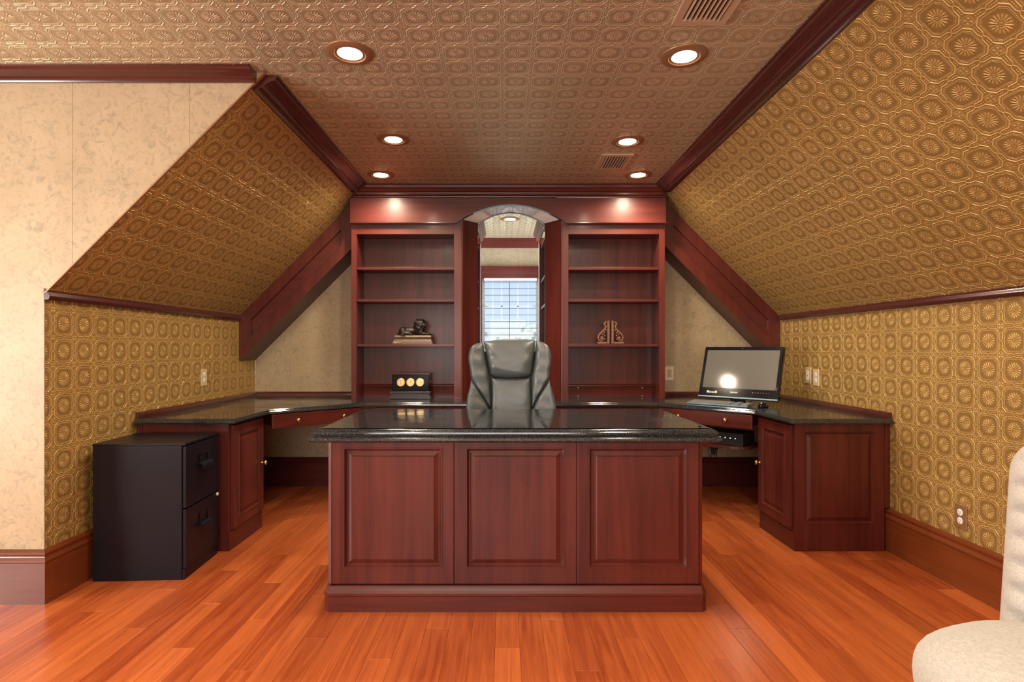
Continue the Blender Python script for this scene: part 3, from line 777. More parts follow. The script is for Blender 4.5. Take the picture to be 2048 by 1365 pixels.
# plinth with clipped corners and moulded top
pl = [(-hx-0.010, yd), (-hx-0.010, y0-0.004), (-hx+0.012, y0-0.024), (hx-0.012, y0-0.024), (hx+0.010, y0-0.004), (hx+0.010, yd)]
prof = [(0, 0), (0, 0.066), (0.003, 0.072), (0.003, 0.082), (-0.002, 0.092), (-0.006, 0.102), (-0.010, 0.110), (-0.018, 0.112)]
def ring_sweep(bm, line, prof):
    """open polyline swept by (offset,z) with mitres; offset along the outward (right-hand) side"""
    rows = []
    n = len(line)
    for o_, z in prof:
        row = []
        for i in range(n):
            p1 = V(line[i]); e = []
            if i > 0: d = (p1-V(line[i-1])).normalized(); e.append(V((d.y, -d.x)))
            if i < n-1: d = (V(line[i+1])-p1).normalized(); e.append(V((d.y, -d.x)))
            m_ = e[0] if len(e) == 1 else (e[0]+e[1])/(1+e[0].dot(e[1]))
            q = p1 - m_*(-o_) if False else p1 + m_*o_
            row.append(bm.verts.new((q.x, q.y, z)))
        rows.append(row)
    k = len(rows)
    for j in range(k):
        a, b_ = rows[j], rows[(j+1) % k]
        for i in range(n-1): bm.faces.new((a[i], a[i+1], b_[i+1], b_[i]))
    bm.faces.new([r_[0] for r_ in rows]); bm.faces.new([r_[-1] for r_ in rows][::-1])
    return bm
obj('plinth', ring_sweep(BM(), pl, prof + [(-0.0095, 0.112), (-0.0095, 0.0)]), M_wx, t)
# granite top with a stacked double ogee edge
hx2 = 0.884
tp = [(-hx2, -0.038), (hx2, -0.038), (hx2, 0.815), (-hx2, 0.815)]
tp = [(-hx2+0.012, -0.038), (hx2-0.012, -0.038), (hx2, -0.026), (hx2, 0.815), (-hx2, 0.815), (-hx2, -0.026)]
obj('desk_top', slab(BM(), tp, [(-0.016, 0.7425), (-0.006, 0.7435), (0.004, 0.748), (0.008, 0.754), (0.006, 0.761), (-0.001, 0.7665), (-0.012, 0.769), (-0.016, 0.7705), (-0.016, 0.7735), (-0.010, 0.775), (-0.007, 0.780), (-0.008, 0.787), (-0.016, 0.794), (-0.028, 0.799), (-0.045, 0.8005)]), M_gran, t, smooth=25)
for s in (-1, 1):
    for k, (za, zb2) in enumerate(((0.08, 0.42), (0.43, 0.57), (0.58, 0.72))):
        d = obj('drawer', bx(*sorted((s*0.44, s*0.80)), yd+0.001, yd+0.019, za, zb2), M_wx, t, bevel=0.003)
        knob(d, (s*0.62, yd+0.0195, 0.5*(za+zb2)), (0, 1, 0))

# ------------------------------------------------------------------ office chair
SC = 1/(6.825*312.5)
def gx(px_): return (px_-812)*SC
def gz(py_): return 1.15 - ((650+py_/6.825)-697)/312.5
ch = thing('office_chair', 'grey leather executive office chair with padded headrest behind the desk', 'chair', (0.042, 3.60, 0))
def interp(c, t_):
    for (a, xa), (b_, xb_) in zip(c, c[1:]):
        if (a <= t_ <= b_) or (b_ <= t_ <= a):
            k = 0 if a == b_ else (t_-a)/(b_-a); return xa+(xb_-xa)*k
    return c[-1][1] if abs(t_-c[-1][0]) < abs(t_-c[0][0]) else c[0][1]
def smoothc(c, n=3):
    """Catmull-Rom subdivide a (t, x) list"""
    out = []
    P_ = [c[0]]+list(c)+[c[-1]]
    for i in range(1, len(P_)-2):
        for k in range(n):
            s = k/n; a, b_, c_, d = P_[i-1], P_[i], P_[i+1], P_[i+2]
            out.append(tuple(0.5*((2*b_[j])+(-a[j]+c_[j])*s+(2*a[j]-5*b_[j]+4*c_[j]-d[j])*s*s+(-a[j]+3*b_[j]-3*c_[j]+d[j])*s**3) for j in (0, 1)))
    out.append(c[-1]); return out
def puff(name, quads, depth, back, mat, parent, nu=18, nv=22, yoff=None, wr=0.0, sharp=4.0):
    """quads: function (s,t)->(x,z) over unit square; puffed towards -y"""
    bm = BM(); F = []; Bk = []
    for j in range(nv+1):
        ra, rb = [], []
        for i in range(nu+1):
            s, t_ = i/nu, j/nv
            x, z = quads(s, t_)
            e = (1-abs(2*s-1)**sharp)*(1-abs(2*t_-1)**sharp)
            h = depth*max(0, e)**0.5
            if wr: h += wr*1.5*max(0, e)*(math.sin(31*x+55*z+3*math.sin(23*x)) * math.exp(-((1-abs(2*s-1))*3)**2)*1.2 + 0.4*math.sin(70*z+20*x))
            yo = yoff(x, z) if yoff else 0
            ra.append(bm.verts.new((x, yo-h, z)))
            if 0 < i < nu and 0 < j < nv: rb.append(bm.verts.new((x, yo+back*max(0, e)**0.5, z)))
            else: rb.append(ra[-1])
        F.append(ra); Bk.append(rb)
    for j in range(nv):
        for i in range(nu):
            bm.faces.new((F[j][i], F[j][i+1], F[j+1][i+1], F[j+1][i]))
            try: bm.faces.new((Bk[j][i], Bk[j+1][i], Bk[j+1][i+1], Bk[j][i+1]))
            except ValueError: pass
    o = obj(name, bm, mat, parent, smooth=True)
    md = o.modifiers.new('sub', 'SUBSURF'); md.levels = 1; md.render_levels = 1
    return o
def lr(Lc, Rc):
    """s between two curves given as [(py, px)], t along py"""
    Lc, Rc = smoothc(Lc), smoothc(Rc)
    def q(s, t_):
        k = t_*(len(Lc)-1); i = min(int(k), len(Lc)-2); f_ = k-i
        yl = Lc[i][0]+(Lc[i+1][0]-Lc[i][0])*f_; xl = Lc[i][1]+(Lc[i+1][1]-Lc[i][1])*f_
        k = t_*(len(Rc)-1); i = min(int(k), len(Rc)-2); f_ = k-i
        yr = Rc[i][0]+(Rc[i+1][0]-Rc[i][0])*f_; xr = Rc[i][1]+(Rc[i+1][1]-Rc[i][1])*f_
        return (xl+(xr-xl)*s, yl+(yr-yl)*s)
    return q
def curve_back(x, z):   # wings come forward, back leans
    return -0.55*x*x*1.2 + (z-0.9)*0.16
def mk(q, bow_top=0, bow_bot=0):
    def g(s, t_):
        X_, Y_ = q(s, t_)
        Y_ += -bow_top*(1-(2*s-1)**2)*(1-t_) + bow_bot*(1-(2*s-1)**2)*t_
        return gx(X_), gz(Y_)
    return g
hl = [(232, 437), (330, 460), (450, 488), (580, 515), (705, 545)]
hr = [(205, 1165), (330, 1158), (450, 1140), (580, 1122), (705, 1100)]
puff('headrest', mk(lr(hl, hr), 34, 34), 0.082, 0.03, M_leath, ch, 24, 20, curve_back, 0.004)
puff('centre_pad', mk(lr([(715, 545), (850, 546), (1000, 548), (1180, 550), (1700, 560)], [(715, 1100), (850, 1101), (1000, 1103), (1180, 1105), (1700, 1095)]), 0, 0), 0.040, 0.03, M_leath, ch, 22, 26, curve_back, 0.003)
puff('side_bolster', mk(lr([(240, 432), (262, 330), (310, 272), (400, 242), (500, 240), (620, 262), (742, 284), (880, 382), (1000, 470), (1130, 545)], [(236, 440), (285, 452), (330, 462), (400, 478), (500, 500), (620, 525), (720, 545), (850, 547), (990, 549), (1135, 550)])), 0.050, 0.03, M_leath, ch, 12, 30, curve_back, 0.006)
puff('side_bolster', mk(lr([(210, 1168), (285, 1160), (330, 1156), (400, 1146), (500, 1130), (620, 1114), (720, 1100), (850, 1101), (990, 1104), (1125, 1105)], [(212, 1172), (240, 1270), (290, 1342), (400, 1378), (500, 1378), (620, 1360), (742, 1340), (880, 1248), (1000, 1170), (1130, 1108)])), 0.050, 0.03, M_leath, ch, 12, 30, curve_back, 0.006)
puff('lower_wing', mk(lr([(750, 284), (850, 262), (950, 232), (1060, 217), (1200, 213), (1500, 225), (1700, 250)], [(752, 290), (880, 388), (980, 456), (1080, 520), (1180, 548), (1500, 555), (1700, 560)])), 0.030, 0.03, M_leath, ch, 10, 24, curve_back, 0.004)
puff('lower_wing', mk(lr([(752, 1336), (880, 1246), (980, 1172), (1080, 1124), (1180, 1106), (1500, 1102), (1700, 1095)], [(750, 1340), (850, 1375), (950, 1405), (1060, 1430), (1200, 1440), (1500, 1425), (1700, 1400)])), 0.030, 0.03, M_leath, ch, 10, 24, curve_back, 0.004)
# piping along the diagonal seams
for sg in (-1, 1):
    pp = [(284, 742), (382, 880), (470, 1000), (545, 1130)] if sg < 0 else [(1340, 742), (1248, 880), (1170, 1000), (1108, 1128)]
    obj('piping', tube(BM(), [(gx(a), curve_back(gx(a), gz(b_))-0.012, gz(b_)) for a, b_ in pp], 0.0032), M_blackm, ch, smooth=True)
bm = BM()
box(bm, -0.22, 0.22, 0.022, 0.04, 0.50, 1.13, Matrix.Translation((0, -0.012, 0.0)))
for v_ in bm.verts: v_.co.y += (v_.co.z-0.9)*0.16
obj('back_shell', bm, M_blackm, ch, bevel=0.02)
bm = BM(); ellip(bm, (0, -0.26, 0.47), (0.27, 0.27, 0.065), u=32, v=16)
for v_ in bm.verts:
    for k, c_, r_ in ((0, 0, 0.27), (1, -0.26, 0.27)):
        d = (v_.co[k]-c_)/r_; v_.co[k] = c_ + r_*math.copysign(abs(d)**0.6, d)
obj('seat', bm, M_leath, ch, smooth=True)
for s in (-1, 1):
    obj('armrest', tube(BM(), [(s*0.29, -0.02, 0.50), (s*0.315, -0.04, 0.60), (s*0.32, -0.08, 0.655), (s*0.32, -0.22, 0.665), (s*0.315, -0.32, 0.64), (s*0.30, -0.33, 0.55), (s*0.26, -0.30, 0.45)], [0.018, 0.02, 0.026, 0.030, 0.026, 0.02, 0.018], 10), M_blackm, ch, smooth=True)
obj('gas_lift', lathe(BM(), [(0.026, 0.10), (0.026, 0.28), (0.018, 0.28), (0.018, 0.42), (0.09, 0.42), (0.09, 0.435)], Matrix.Translation((0, -0.26, 0)), 16), M_blackm, ch)
bm = BM()
for k in range(5):
    a = k*2*PI/5+0.3
    tube(bm, [(0, -0.26, 0.12), (0.16*math.cos(a), -0.26+0.16*math.sin(a), 0.10), (0.29*math.cos(a), -0.26+0.29*math.sin(a), 0.075)], [0.03, 0.024, 0.018], 8)
star = obj('star_base', bm, M_blackm, ch, smooth=True)
for k in range(5):
    a = k*2*PI/5+0.3; c_ = (0.29*math.cos(a), -0.26+0.29*math.sin(a), 0.028)
    obj('caster', lathe(BM(), [(0.010, -0.022), (0.028, -0.020), (0.028, 0.020), (0.010, 0.022)], frame_to(c_, (-math.sin(a), math.cos(a), 0)), 14), M_blackm, star)

# ------------------------------------------------------------------ filing cabinet
t = thing('filing_cabinet', 'black steel two-drawer filing cabinet standing by the left wall', 'cabinet', (-1.578, 2.79, 0), math.radians(3.0))
# local: x negative = back (depth), y = width
Wd, Dp, Hh = 0.368, 0.445, 0.678
obj('body', bx(-Dp, -0.018, 0.0, Wd, 0.0, Hh-0.012), M_black, t, bevel=0.003)
obj('top', bx(-Dp-0.001, 0.0, -0.001, Wd+0.001, Hh-0.0115, Hh), M_black, t, bevel=0.002)
for (za, zb2) in ((0.355, 0.660), (0.055, 0.347)):
    d = obj('drawer', bx(-0.0175, 0.0, 0.006, Wd-0.006, za, zb2), M_black, t, bevel=0.002)
    yc, zc_ = Wd*0.50, za+0.62*(zb2-za) if za > 0.3 else za+0.60*(zb2-za)
    bm = BM()
    for q in ((yc-0.045, yc+0.045, zc_+0.052, zc_+0.058), (yc-0.045, yc-0.040, zc_+0.012, zc_+0.0519), (yc+0.040, yc+0.045, zc_+0.012, zc_+0.0519)): box(bm, 0.0002, 0.005, q[0], q[1], q[2], q[3])
    obj('label_holder', bm, M_blackgl, d)
    pr = [(0, 0.012), (0.012, 0.012), (0.024, 0.004), (0.030, -0.008), (0.028, -0.020), (0.024, -0.020), (0.025, -0.008), (0.020, 0.0), (0.010, 0.006), (0, 0.006)]
    obj('pull_handle', sweep(BM(), pr, (0.0002, yc-0.058, zc_), (0.0002, yc+0.058, zc_), (1, 0, 0), (0, 0, 1)), M_black, d, smooth=40)
obj('lock', lathe(BM(), [(0.009, 0), (0.009, 0.005), (0.006, 0.006), (0, 0.006)], frame_to((0.0003, Wd-0.025, 0.338), (1, 0, 0)), 14), M_white, t)['label'] = 'round silver lock'
obj('toe_base', bx(-0.017, -0.006, 0.004, Wd-0.004, 0.0, 0.052), M_black, t)

# ------------------------------------------------------------------ computer
PLc = V((1.456, 4.205)); PRc = V((1.856, 3.805))
mid = (PLc+PRc)/2; wid = (PRc-PLc).length
rz = math.atan2((PRc-PLc).y, (PRc-PLc).x)
t = thing('desktop_computer', 'black all-in-one desktop computer with dark screen on the right counter', 'computer', (mid.x, mid.y, ZCT), rz)
TL = Matrix.Translation((0, 0, 0.048)) @ Matrix.Rotation(math.radians(-18.7), 4, 'X')
Hm = 0.378
obj('housing', bx(-wid/2, wid/2, 0.0, 0.035, 0, Hm, M=TL), M_blackgl, t, bevel=0.004)
obj('screen', bx(-wid/2+0.024, wid/2-0.022, -0.0012, -0.0002, 0.062, Hm-0.026, M=TL), M_screen, t)
obj('lower_edge', bx(-wid/2, wid/2, -0.004, 0.034, -0.010, -0.0005, M=TL), M_alu, t)['label'] = 'silver lower edge'
obj('camera_dot', lathe(BM(), [(0.0025, 0), (0.0025, 0.001), (0, 0.001)], TL @ frame_to((0, -0.0002, Hm-0.012), (0, -1, 0)), 10), M_chrome, t)
bm = BM(); box(bm, -0.11, 0.11, -0.03, 0.0, 0.0005, 0.012); box(bm, -0.05, 0.05, 0.0, 0.16, 0.0005, 0.010); box(bm, -0.05, 0.05, 0.02, 0.045, 0.010, 0.10)
obj('stand', bm, M_blackgl, t, bevel=0.003)
cols = [(0.55, 0.65, 0.75), (0.55, 0.55, 0.62), (0.60, 0.52, 0.35), (0.75, 0.65, 0.25)]
for k, c_ in enumerate(cols):
    obj('sticker', bx(-wid/2+0.062+k*0.020, -wid/2+0.079+k*0.020, -0.0009, -0.0002, 0.022, 0.038 if k in (0, 3) else 0.033, M=TL), plain('sticker_colour', c_, 0.4), t)
for k in range(7): obj('touch_button', bx(0.11+k*0.018, 0.114+k*0.018, -0.0008, -0.0002, 0.038, 0.040, M=TL), M_chrome, t)
obj('red_mark', bx(wid/2-0.016, wid/2-0.013, -0.0008, -0.0002, 0.06, 0.085, M=TL), plain('red_print', (0.5, 0.05, 0.03), 0.4), t)
fc = bpy.data.curves.new('lettering', 'FONT'); fc.body = 'lenovo'; fc.size = 0.019; fc.align_x = 'CENTER'; fc.extrude = 0.0003; fc.offset = 0.0003
fo = bpy.data.objects.new('tmp', fc); COL.objects.link(fo)
bpy.context.view_layer.update()
me = bpy.data.meshes.new_from_object(fo.evaluated_get(bpy.context.evaluated_depsgraph_get()))
bpy.data.objects.remove(fo)
me.transform(TL @ Matrix.Translation((-0.02, -0.0008, 0.028)) @ Matrix.Rotation(PI/2, 4, 'X')); me.materials.clear(); me.materials.append(M_white)
o = bpy.data.objects.new('lettering', me); COL.objects.link(o); o.parent = t

t = thing('keyboard', 'slim black computer keyboard in front of the screen', 'keyboard', (1.505, 3.92, ZCT), math.radians(-42))
TK = Matrix.Rotation(math.radians(3.5), 4, 'X')
obj('base', bx(-0.21, 0.21, -0.065, 0.065, 0.001, 0.012, M=Matrix.Translation((0, 0, 0.004)) @ TK), M_alu, t, bevel=0.003)
bm = BM()
for r_ in range(6):
    for k in range(21):
        x = -0.200+k*0.0192; y = -0.056+r_*0.0192
        if k in (15, 18) or (r_ == 0 and 3 < k < 9): continue
        box(bm, x, x+0.0165, y, y+0.016, 0.0165, 0.0215, TK)
box(bm, -0.200+4*0.0192, -0.200+9*0.0192-0.003, -0.056, -0.040, 0.0165, 0.0215, TK)
o = obj('keys', bm, plain('grey_keys', (0.22, 0.22, 0.23), 0.35), t); o['kind'] = 'stuff'
t = thing('computer_mouse', 'black computer mouse beside the keyboard', 'mouse', (1.735, 3.76, ZCT), math.radians(-42))
bm = BM(); ellip(bm, (0, 0, 0.0), (0.031, 0.056, 0.036), u=20, v=14)
bmesh.ops.bisect_plane(bm, geom=bm.verts[:]+bm.edges[:]+bm.faces[:], plane_co=(0, 0, 0.0008), plane_no=(0, 0, -1), clear_outer=True)
bmesh.ops.contextual_create(bm, geom=[e for e in bm.edges if e.is_boundary])
obj('shell', bm, M_blackgl, t, smooth=True)
obj('scroll_wheel', lathe(BM(), [(0.008, -0.004), (0.009, 0.0), (0.008, 0.004)], frame_to((0, -0.028, 0.028), (1, 0, 0)), 12), M_chrome, t)

# equipment below the right drawer
t = thing('media_tray', 'curved cherry pull-out tray under the computer corner drawer', 'tray', (1.50, 3.91, 0), math.radians(-45.5))
pts = []
for k in range(13):
    a = PI + PI*k/12; pts.append((0.21*math.cos(a), 0.04+0.12*math.sin(a)))
pts = pts + [(0.21, 0.24), (-0.21, 0.24)]
obj('board', slab(BM(), pts, [(0, 0.470), (0, 0.488)]), M_wx, t)
for s in (-1, 1): obj('hanger', bx(*sorted((s*0.185, s*0.200)), 0.21, 0.235, 0.4885, 0.628), M_wz, t)
t = thing('media_box', 'black equipment box with small blue lights on the pull-out tray', 'electronics', (1.50, 3.91, 0.4885), math.radians(-45.5))
obj('case', bx(-0.175, 0.175, -0.03, 0.17, 0.0, 0.085), M_blackm, t, bevel=0.004)
for k in range(4): obj('indicator_light', lathe(BM(), [(0.003, 0), (0.003, 0.001), (0, 0.0015)], frame_to((0.02+k*0.035, -0.0305, 0.05), (0, -1, 0)), 8), M_led, t)
bm = BM()
for k in range(7):
    x = -0.02+0.007*k
    tube(bm, [(x, 0, 0.467), (x+random.uniform(-.02, .02), -0.015+random.uniform(-.01, .01), 0.45), (x+random.uniform(-.03, .03), 0.0, 0.40+random.uniform(-.02, .02)), (x+random.uniform(-.02, .02), 0.02, 0.44), (x, 0.03, 0.467)], 0.003, 6)
t = tag(obj('cable_bundle', bm, M_blackm, smooth=True), 'bundle of black cables hanging under the pull-out tray', 'cables'); t.location = (1.47, 3.93, 0.0)

# ------------------------------------------------------------------ things on the shelves
# reclining lion
t = thing('lion_statue', 'dark bronze reclining lion statue on a stepped plinth, left bookcase', 'statue', (-0.708, 4.43, 1.1842))
prof = [(0, 0), (0, 0.014), (-0.006, 0.018), (-0.010, 0.030), (-0.012, 0.040), (-0.004, 0.046), (-0.002, 0.052), (-0.012, 0.056), (-0.016, 0.066)]
obj('plinth', slab(BM(), [(-0.155, -0.062), (0.155, -0.062), (0.155, 0.062), (-0.155, 0.062)], prof), M_ped, t)
# small scroll ornament on the plinth corner
obj('scroll_ornament', tube(BM(), [(-0.150+0.010*k+0.004*math.cos(k*1.9), -0.0645, 0.012+0.006*math.sin(k*1.9)) for k in range(7)], 0.0022, 6), M_dial, t, smooth=True)['label'] = 'pale scroll ornament'
bm = BM(); Z0 = 0.066
def E(c, r, rot=None):
    M_ = Matrix.Translation(V(c)+V((0, 0, Z0)))
    if rot: M_ = M_ @ Matrix.Rotation(rot, 4, 'Y')
    ellip(bm, (0, 0, 0), r, M_, 14, 10)
E((-0.030, 0, 0.036), (0.075, 0.030, 0.027)); E((-0.078, 0.0, 0.035), (0.038, 0.040, 0.035)); E((0.035, 0, 0.048), (0.042, 0.034, 0.046), -0.3)
E((0.052, -0.004, 0.088), (0.036, 0.036, 0.040)); E((0.040, -0.002, 0.070), (0.040, 0.038, 0.045))
for k in range(22):
    a = k*2.4; h_ = 0.045+0.065*(k/22)
    E((0.046+0.033*math.cos(a), -0.003+0.033*math.sin(a), h_), (0.011, 0.011, 0.015))
for k in range(9): E((0.052+0.022*math.cos(k*0.7), -0.004+0.022*math.sin(k*0.7), 0.121), (0.010, 0.010, 0.010))
E((0.078, -0.018, 0.086), (0.018, 0.018, 0.020)); E((0.090, -0.028, 0.078), (0.014, 0.013, 0.011)); E((0.088, -0.026, 0.068), (0.010, 0.010, 0.007))
for y in (-0.026, 0.020):
    E((0.085, y, 0.014), (0.040, 0.011, 0.012), 0.08); E((0.120, y, 0.010), (0.015, 0.013, 0.010)); E((0.058, y, 0.028), (0.020, 0.014, 0.030))
E((-0.055, -0.036, 0.016), (0.045, 0.013, 0.015)); E((-0.015, -0.040, 0.009), (0.018, 0.012, 0.009)); E((-0.080, -0.034, 0.030), (0.026, 0.014, 0.028))
o = obj('lion', bm, M_bronze, t, smooth=True)
md = o.modifiers.new('remesh', 'REMESH'); md.mode = 'VOXEL'; md.voxel_size = 0.0035; md.use_smooth_shade = True
obj('tail', tube(BM(), [(-0.105, 0.01, Z0+0.03), (-0.122, -0.01, Z0+0.016), (-0.118, -0.035, Z0+0.008), (-0.09, -0.052, Z0+0.006), (-0.06, -0.054, Z0+0.008)], [0.006, 0.005, 0.005, 0.005, 0.009], 8), M_bronze, t, smooth=True)

# scroll bookends
def bookend(label, x, s):
    t = thing('bookend', label, 'bookend', (x, 4.44, 1.1842), 0, 'carved scroll bookends')
    D = 0.035
    obj('upright', bx(*sorted((0, s*0.020)), -D, D, 0.0, 0.183), M_corbel, t, bevel=0.004)
    obj('foot', bx(*sorted((s*0.0205, s*0.098)), -D, D, 0.0, 0.016), M_corbel, t, bevel=0.003)
    for k in range(3):
        pass
    # S-scroll as a thick strap
    sp = [(0.024, 0.172), (0.036, 0.168), (0.040, 0.155), (0.032, 0.142), (0.034, 0.125), (0.050, 0.105), (0.072, 0.085), (0.088, 0.062), (0.088, 0.040), (0.074, 0.026), (0.056, 0.030), (0.050, 0.046), (0.060, 0.056), (0.070, 0.048), (0.066, 0.040)]
    cv = []
    sm = smoothc(sp, 4); n = len(sm)
    bm = BM(); A = []
    for i, (px_, pz) in enumerate(sm):
        p0 = V(sm[max(i-1, 0)]); p1 = V(sm[min(i+1, n-1)]); d = (p1-p0).normalized(); nr = V((d.y, -d.x))
        w_ = 0.007*(1-0.4*i/n)
        row = [bm.verts.new((s*(px_+nr.x*w_*c_), y_, pz+nr.y*w_*c_)) for c_, y_ in ((1, -D*0.86), (-1, -D*0.86), (-1, D*0.86), (1, D*0.86))]
        A.append(row)
    for a, b_ in zip(A, A[1:]):
        for k in range(4): bm.faces.new((a[k], a[(k+1) % 4], b_[(k+1) % 4], b_[k]))
    bm.faces.new(A[0]); bm.faces.new(A[-1][::-1])
    obj('scroll', bm, M_corbel, t, smooth=50)
    # acanthus leaves
    for k, (lx, lz, ang) in enumerate(((0.040, 0.112, 0.5), (0.050, 0.090, 0.9), (0.060, 0.072, 1.2), (0.036, 0.064, 2.0), (0.032, 0.040, 2.6))):
        pts = [(s*(lx-0.022*math.cos(ang)*(1-q/5) ), -D*0.95-0.004*math.sin(q*0.6), lz+0.022*math.sin(ang)*(q/5)-0.010) for q in range(6)]
        obj('leaf', tube(BM(), pts, [0.002, 0.005, 0.006, 0.0055, 0.004, 0.0015], 6), M_corbel, t, smooth=True)
    obj('rosette', lathe(BM(), [(0.014, 0), (0.013, 0.004), (0.008, 0.006), (0.006, 0.004), (0.003, 0.007), (0, 0.008)], frame_to((s*0.062, -D*0.88, 0.044), (0, -1, 0)), 12), M_corbel, t, smooth=True)
    return t
bookend('carved scroll bookend, left one of the back-to-back pair in the right bookcase', 0.833, -1)
bookend('carved scroll bookend, right one of the back-to-back pair in the right bookcase', 0.845, 1)

# three-dial instrument box
t = thing('desk_weather_station', 'black desk instrument box with three gold dials, left bookcase', 'clock', (-0.726, 4.42, ZCT))
obj('base', slab(BM(), [(-0.158, -0.055), (0.158, -0.055), (0.158, 0.055), (-0.158, 0.055)], [(-0.004, 0.0), (0, 0.006), (0, 0.012), (-0.008, 0.018), (-0.008, 0.044), (0, 0.048), (0, 0.056), (-0.006, 0.060)]), plain('dark_lacquer_grey', (0.05, 0.045, 0.05), 0.2), t)
obj('case', bx(-0.145, 0.145, -0.030, 0.040, 0.0602, 0.190), M_blackgl, t, bevel=0.004)
obj('lid', slab(BM(), [(-0.148, -0.034), (0.148, -0.034), (0.148, 0.044), (-0.148, 0.044)], [(-0.002, 0.1902), (0, 0.193), (0, 0.198), (-0.006, 0.203)]), M_trimx, t)
for k in (-1, 0, 1):
    d = obj('dial', lathe(BM(), [(0.033, 0), (0.033, 0.005), (0.030, 0.007), (0.0285, 0.004), (0, 0.004)], frame_to((k*0.0745, -0.0302, 0.130), (0, -1, 0)), 32), M_dial, t, smooth=40)
    bm = BM()
    for q in range(12):
        a = q*PI/6; Mx = Matrix.Translation((k*0.0745, -0.0346, 0.130)) @ Matrix.Rotation(a, 4, 'Y')
        box(bm, -0.0008, 0.0008, -0.0004, 0.0002, 0.018, 0.025, Mx)
    obj('tick_marks', bm, M_blackm, d)
    for a, l_ in ((0.6+k, 0.020), (2.4-k*0.7, 0.014)):
        Mx = Matrix.Translation((k*0.0745, -0.0353, 0.130)) @ Matrix.Rotation(a, 4, 'Y')
        obj('hand', bx(-0.0011, 0.0011, -0.0004, 0.0002, -0.004, l_, M=Mx), M_blackm, d)
for s in (-1, 1):
    obj('side_handle', tube(BM(), [(s*0.146, 0, 0.135), (s*0.158, 0, 0.135), (s*0.158, 0, 0.125)], 0.003, 6), M_brass, t, smooth=True)

# ------------------------------------------------------------------ wall plates
def plate(name, label, loc, n, kind, mat=M_ivory, w_=0.072, h_=0.116):
    rzv = math.atan2(n[1], n[0]) + PI/2
    t = thing(name, label, 'outlet' if 'outlet' in name else 'switch', loc, rzv)
    obj('cover_plate', slab(BM(), [(-w_/2, -h_/2), (w_/2, -h_/2), (w_/2, h_/2), (-w_/2, h_/2)], [(0, 0.0005), (0, 0.003), (-0.003, 0.006)]), mat, t)
    t.children[0].rotation_euler = (PI/2, 0, 0)
    if kind == 'outlet':
        for z in (-0.020, 0.020):
            o = obj('socket', lathe(BM(), [(0.0165, 0.0062), (0.0165, 0.0078), (0.015, 0.0085), (0, 0.0085)], frame_to((0, 0, z), (0, -1, 0)), 20), M_white, t, smooth=40)
            bm = BM(); box(bm, -0.007, -0.005, -0.0089, -0.0086, z-0.001, z+0.007); box(bm, 0.005, 0.007, -0.0089, -0.0086, z-0.001, z+0.007); box(bm, -0.0018, 0.0018, -0.0089, -0.0086, z-0.010, z-0.006)
            obj('slots', bm, M_blackm, o)
    elif kind == 'rocker':
        o = obj('rocker', bx(-0.017, 0.017, -0.0095, -0.0062, -0.034, 0.034), M_ivory, t, bevel=0.002)
        obj('frame_line', bx(-0.013, 0.013, -0.0102, -0.0096, -0.028, 0.028), plain('tan_insert', (0.5, 0.40, 0.25), 0.4), o)
    else:
        obj('insert', bx(-0.017, 0.017, -0.0095, -0.0062, -0.034, 0.034), M_white, t, bevel=0.002)
        obj('jack', bx(-0.004, 0.004, -0.0099, -0.0096, -0.004, 0.004), M_blackm, t)
    return t
plate('wall_outlet', 'beige double wall outlet on the gold-papered left wall', (XL, 3.890, 0.948), (1, 0), 'outlet')
plate('wall_outlet', 'double wall outlet low on the right wall above the baseboard', (XR, 2.690, 0.345), (-1, 0), 'outlet', M_trimring)
plate('wall_outlet', 'pale double wall outlet on the right wall above the counter', (XR, 3.935, 0.945), (-1, 0), 'outlet')
plate('wall_jack', 'pale network jack plate next to the outlet above the right counter', (XR, 4.035, 0.955), (-1, 0), 'jack')
plate('wall_switch', 'ivory rocker switch on the mottled wall right of the bookcase', (1.385, YB, 0.940), (0, -1), 'rocker', plain('light_ivory_plate', (0.80, 0.70, 0.50), 0.35))

# ------------------------------------------------------------------ recessed lights
def downlight(label, x, y, power=P_SPOT, blend=0.9, size=172, group='recessed ceiling lights'):
    t = thing('recessed_light', label, 'ceiling light', (x, y, ZC), 0, group)
    obj('trim_ring', lathe(BM(), [(0.062, -0.004), (0.066, -0.009), (0.085, -0.008), (0.097, -0.003), (0.098, -0.0005), (0.062, -0.0005)], Matrix.Identity(4), 36), M_trimring, t, smooth=40)
    obj('bulb', lathe(BM(), [(0, -0.010), (0.030, -0.009), (0.048, -0.006), (0.056, -0.002), (0.056, -0.0004), (0, -0.0004)], Matrix.Identity(4), 28), M_bulb, t, smooth=True)
    l = bpy.data.lights.new('lamp_light', 'SPOT'); l.energy = power; l.color = LAMP; l.spot_size = math.radians(size); l.spot_blend = blend; l.shadow_soft_size = 0.045
    o = bpy.data.objects.new('lamp_light', l); COL.objects.link(o); o.parent = t; o.location = (0, 0, -0.06)
    return t
downlight('front left ceiling light, the nearest pair, above the cut corner of the slope', -0.647, 2.37)
downlight('front right ceiling light of the nearest pair, next to the large vent', 0.769, 2.395)
downlight('middle left ceiling light, above the left side of the desk', -0.655, 3.348)
downlight('middle right ceiling light, just in front of the small vent', 0.745, 3.38)
downlight('back left ceiling light, close to the crown over the left bookcase', -0.878, 4.03, 28)
downlight('back right ceiling light, close to the crown over the right bookcase', 0.965, 4.03, 28)
downlight('ceiling light in the dormer seen through the arch', 0.063, 5.41, 8)
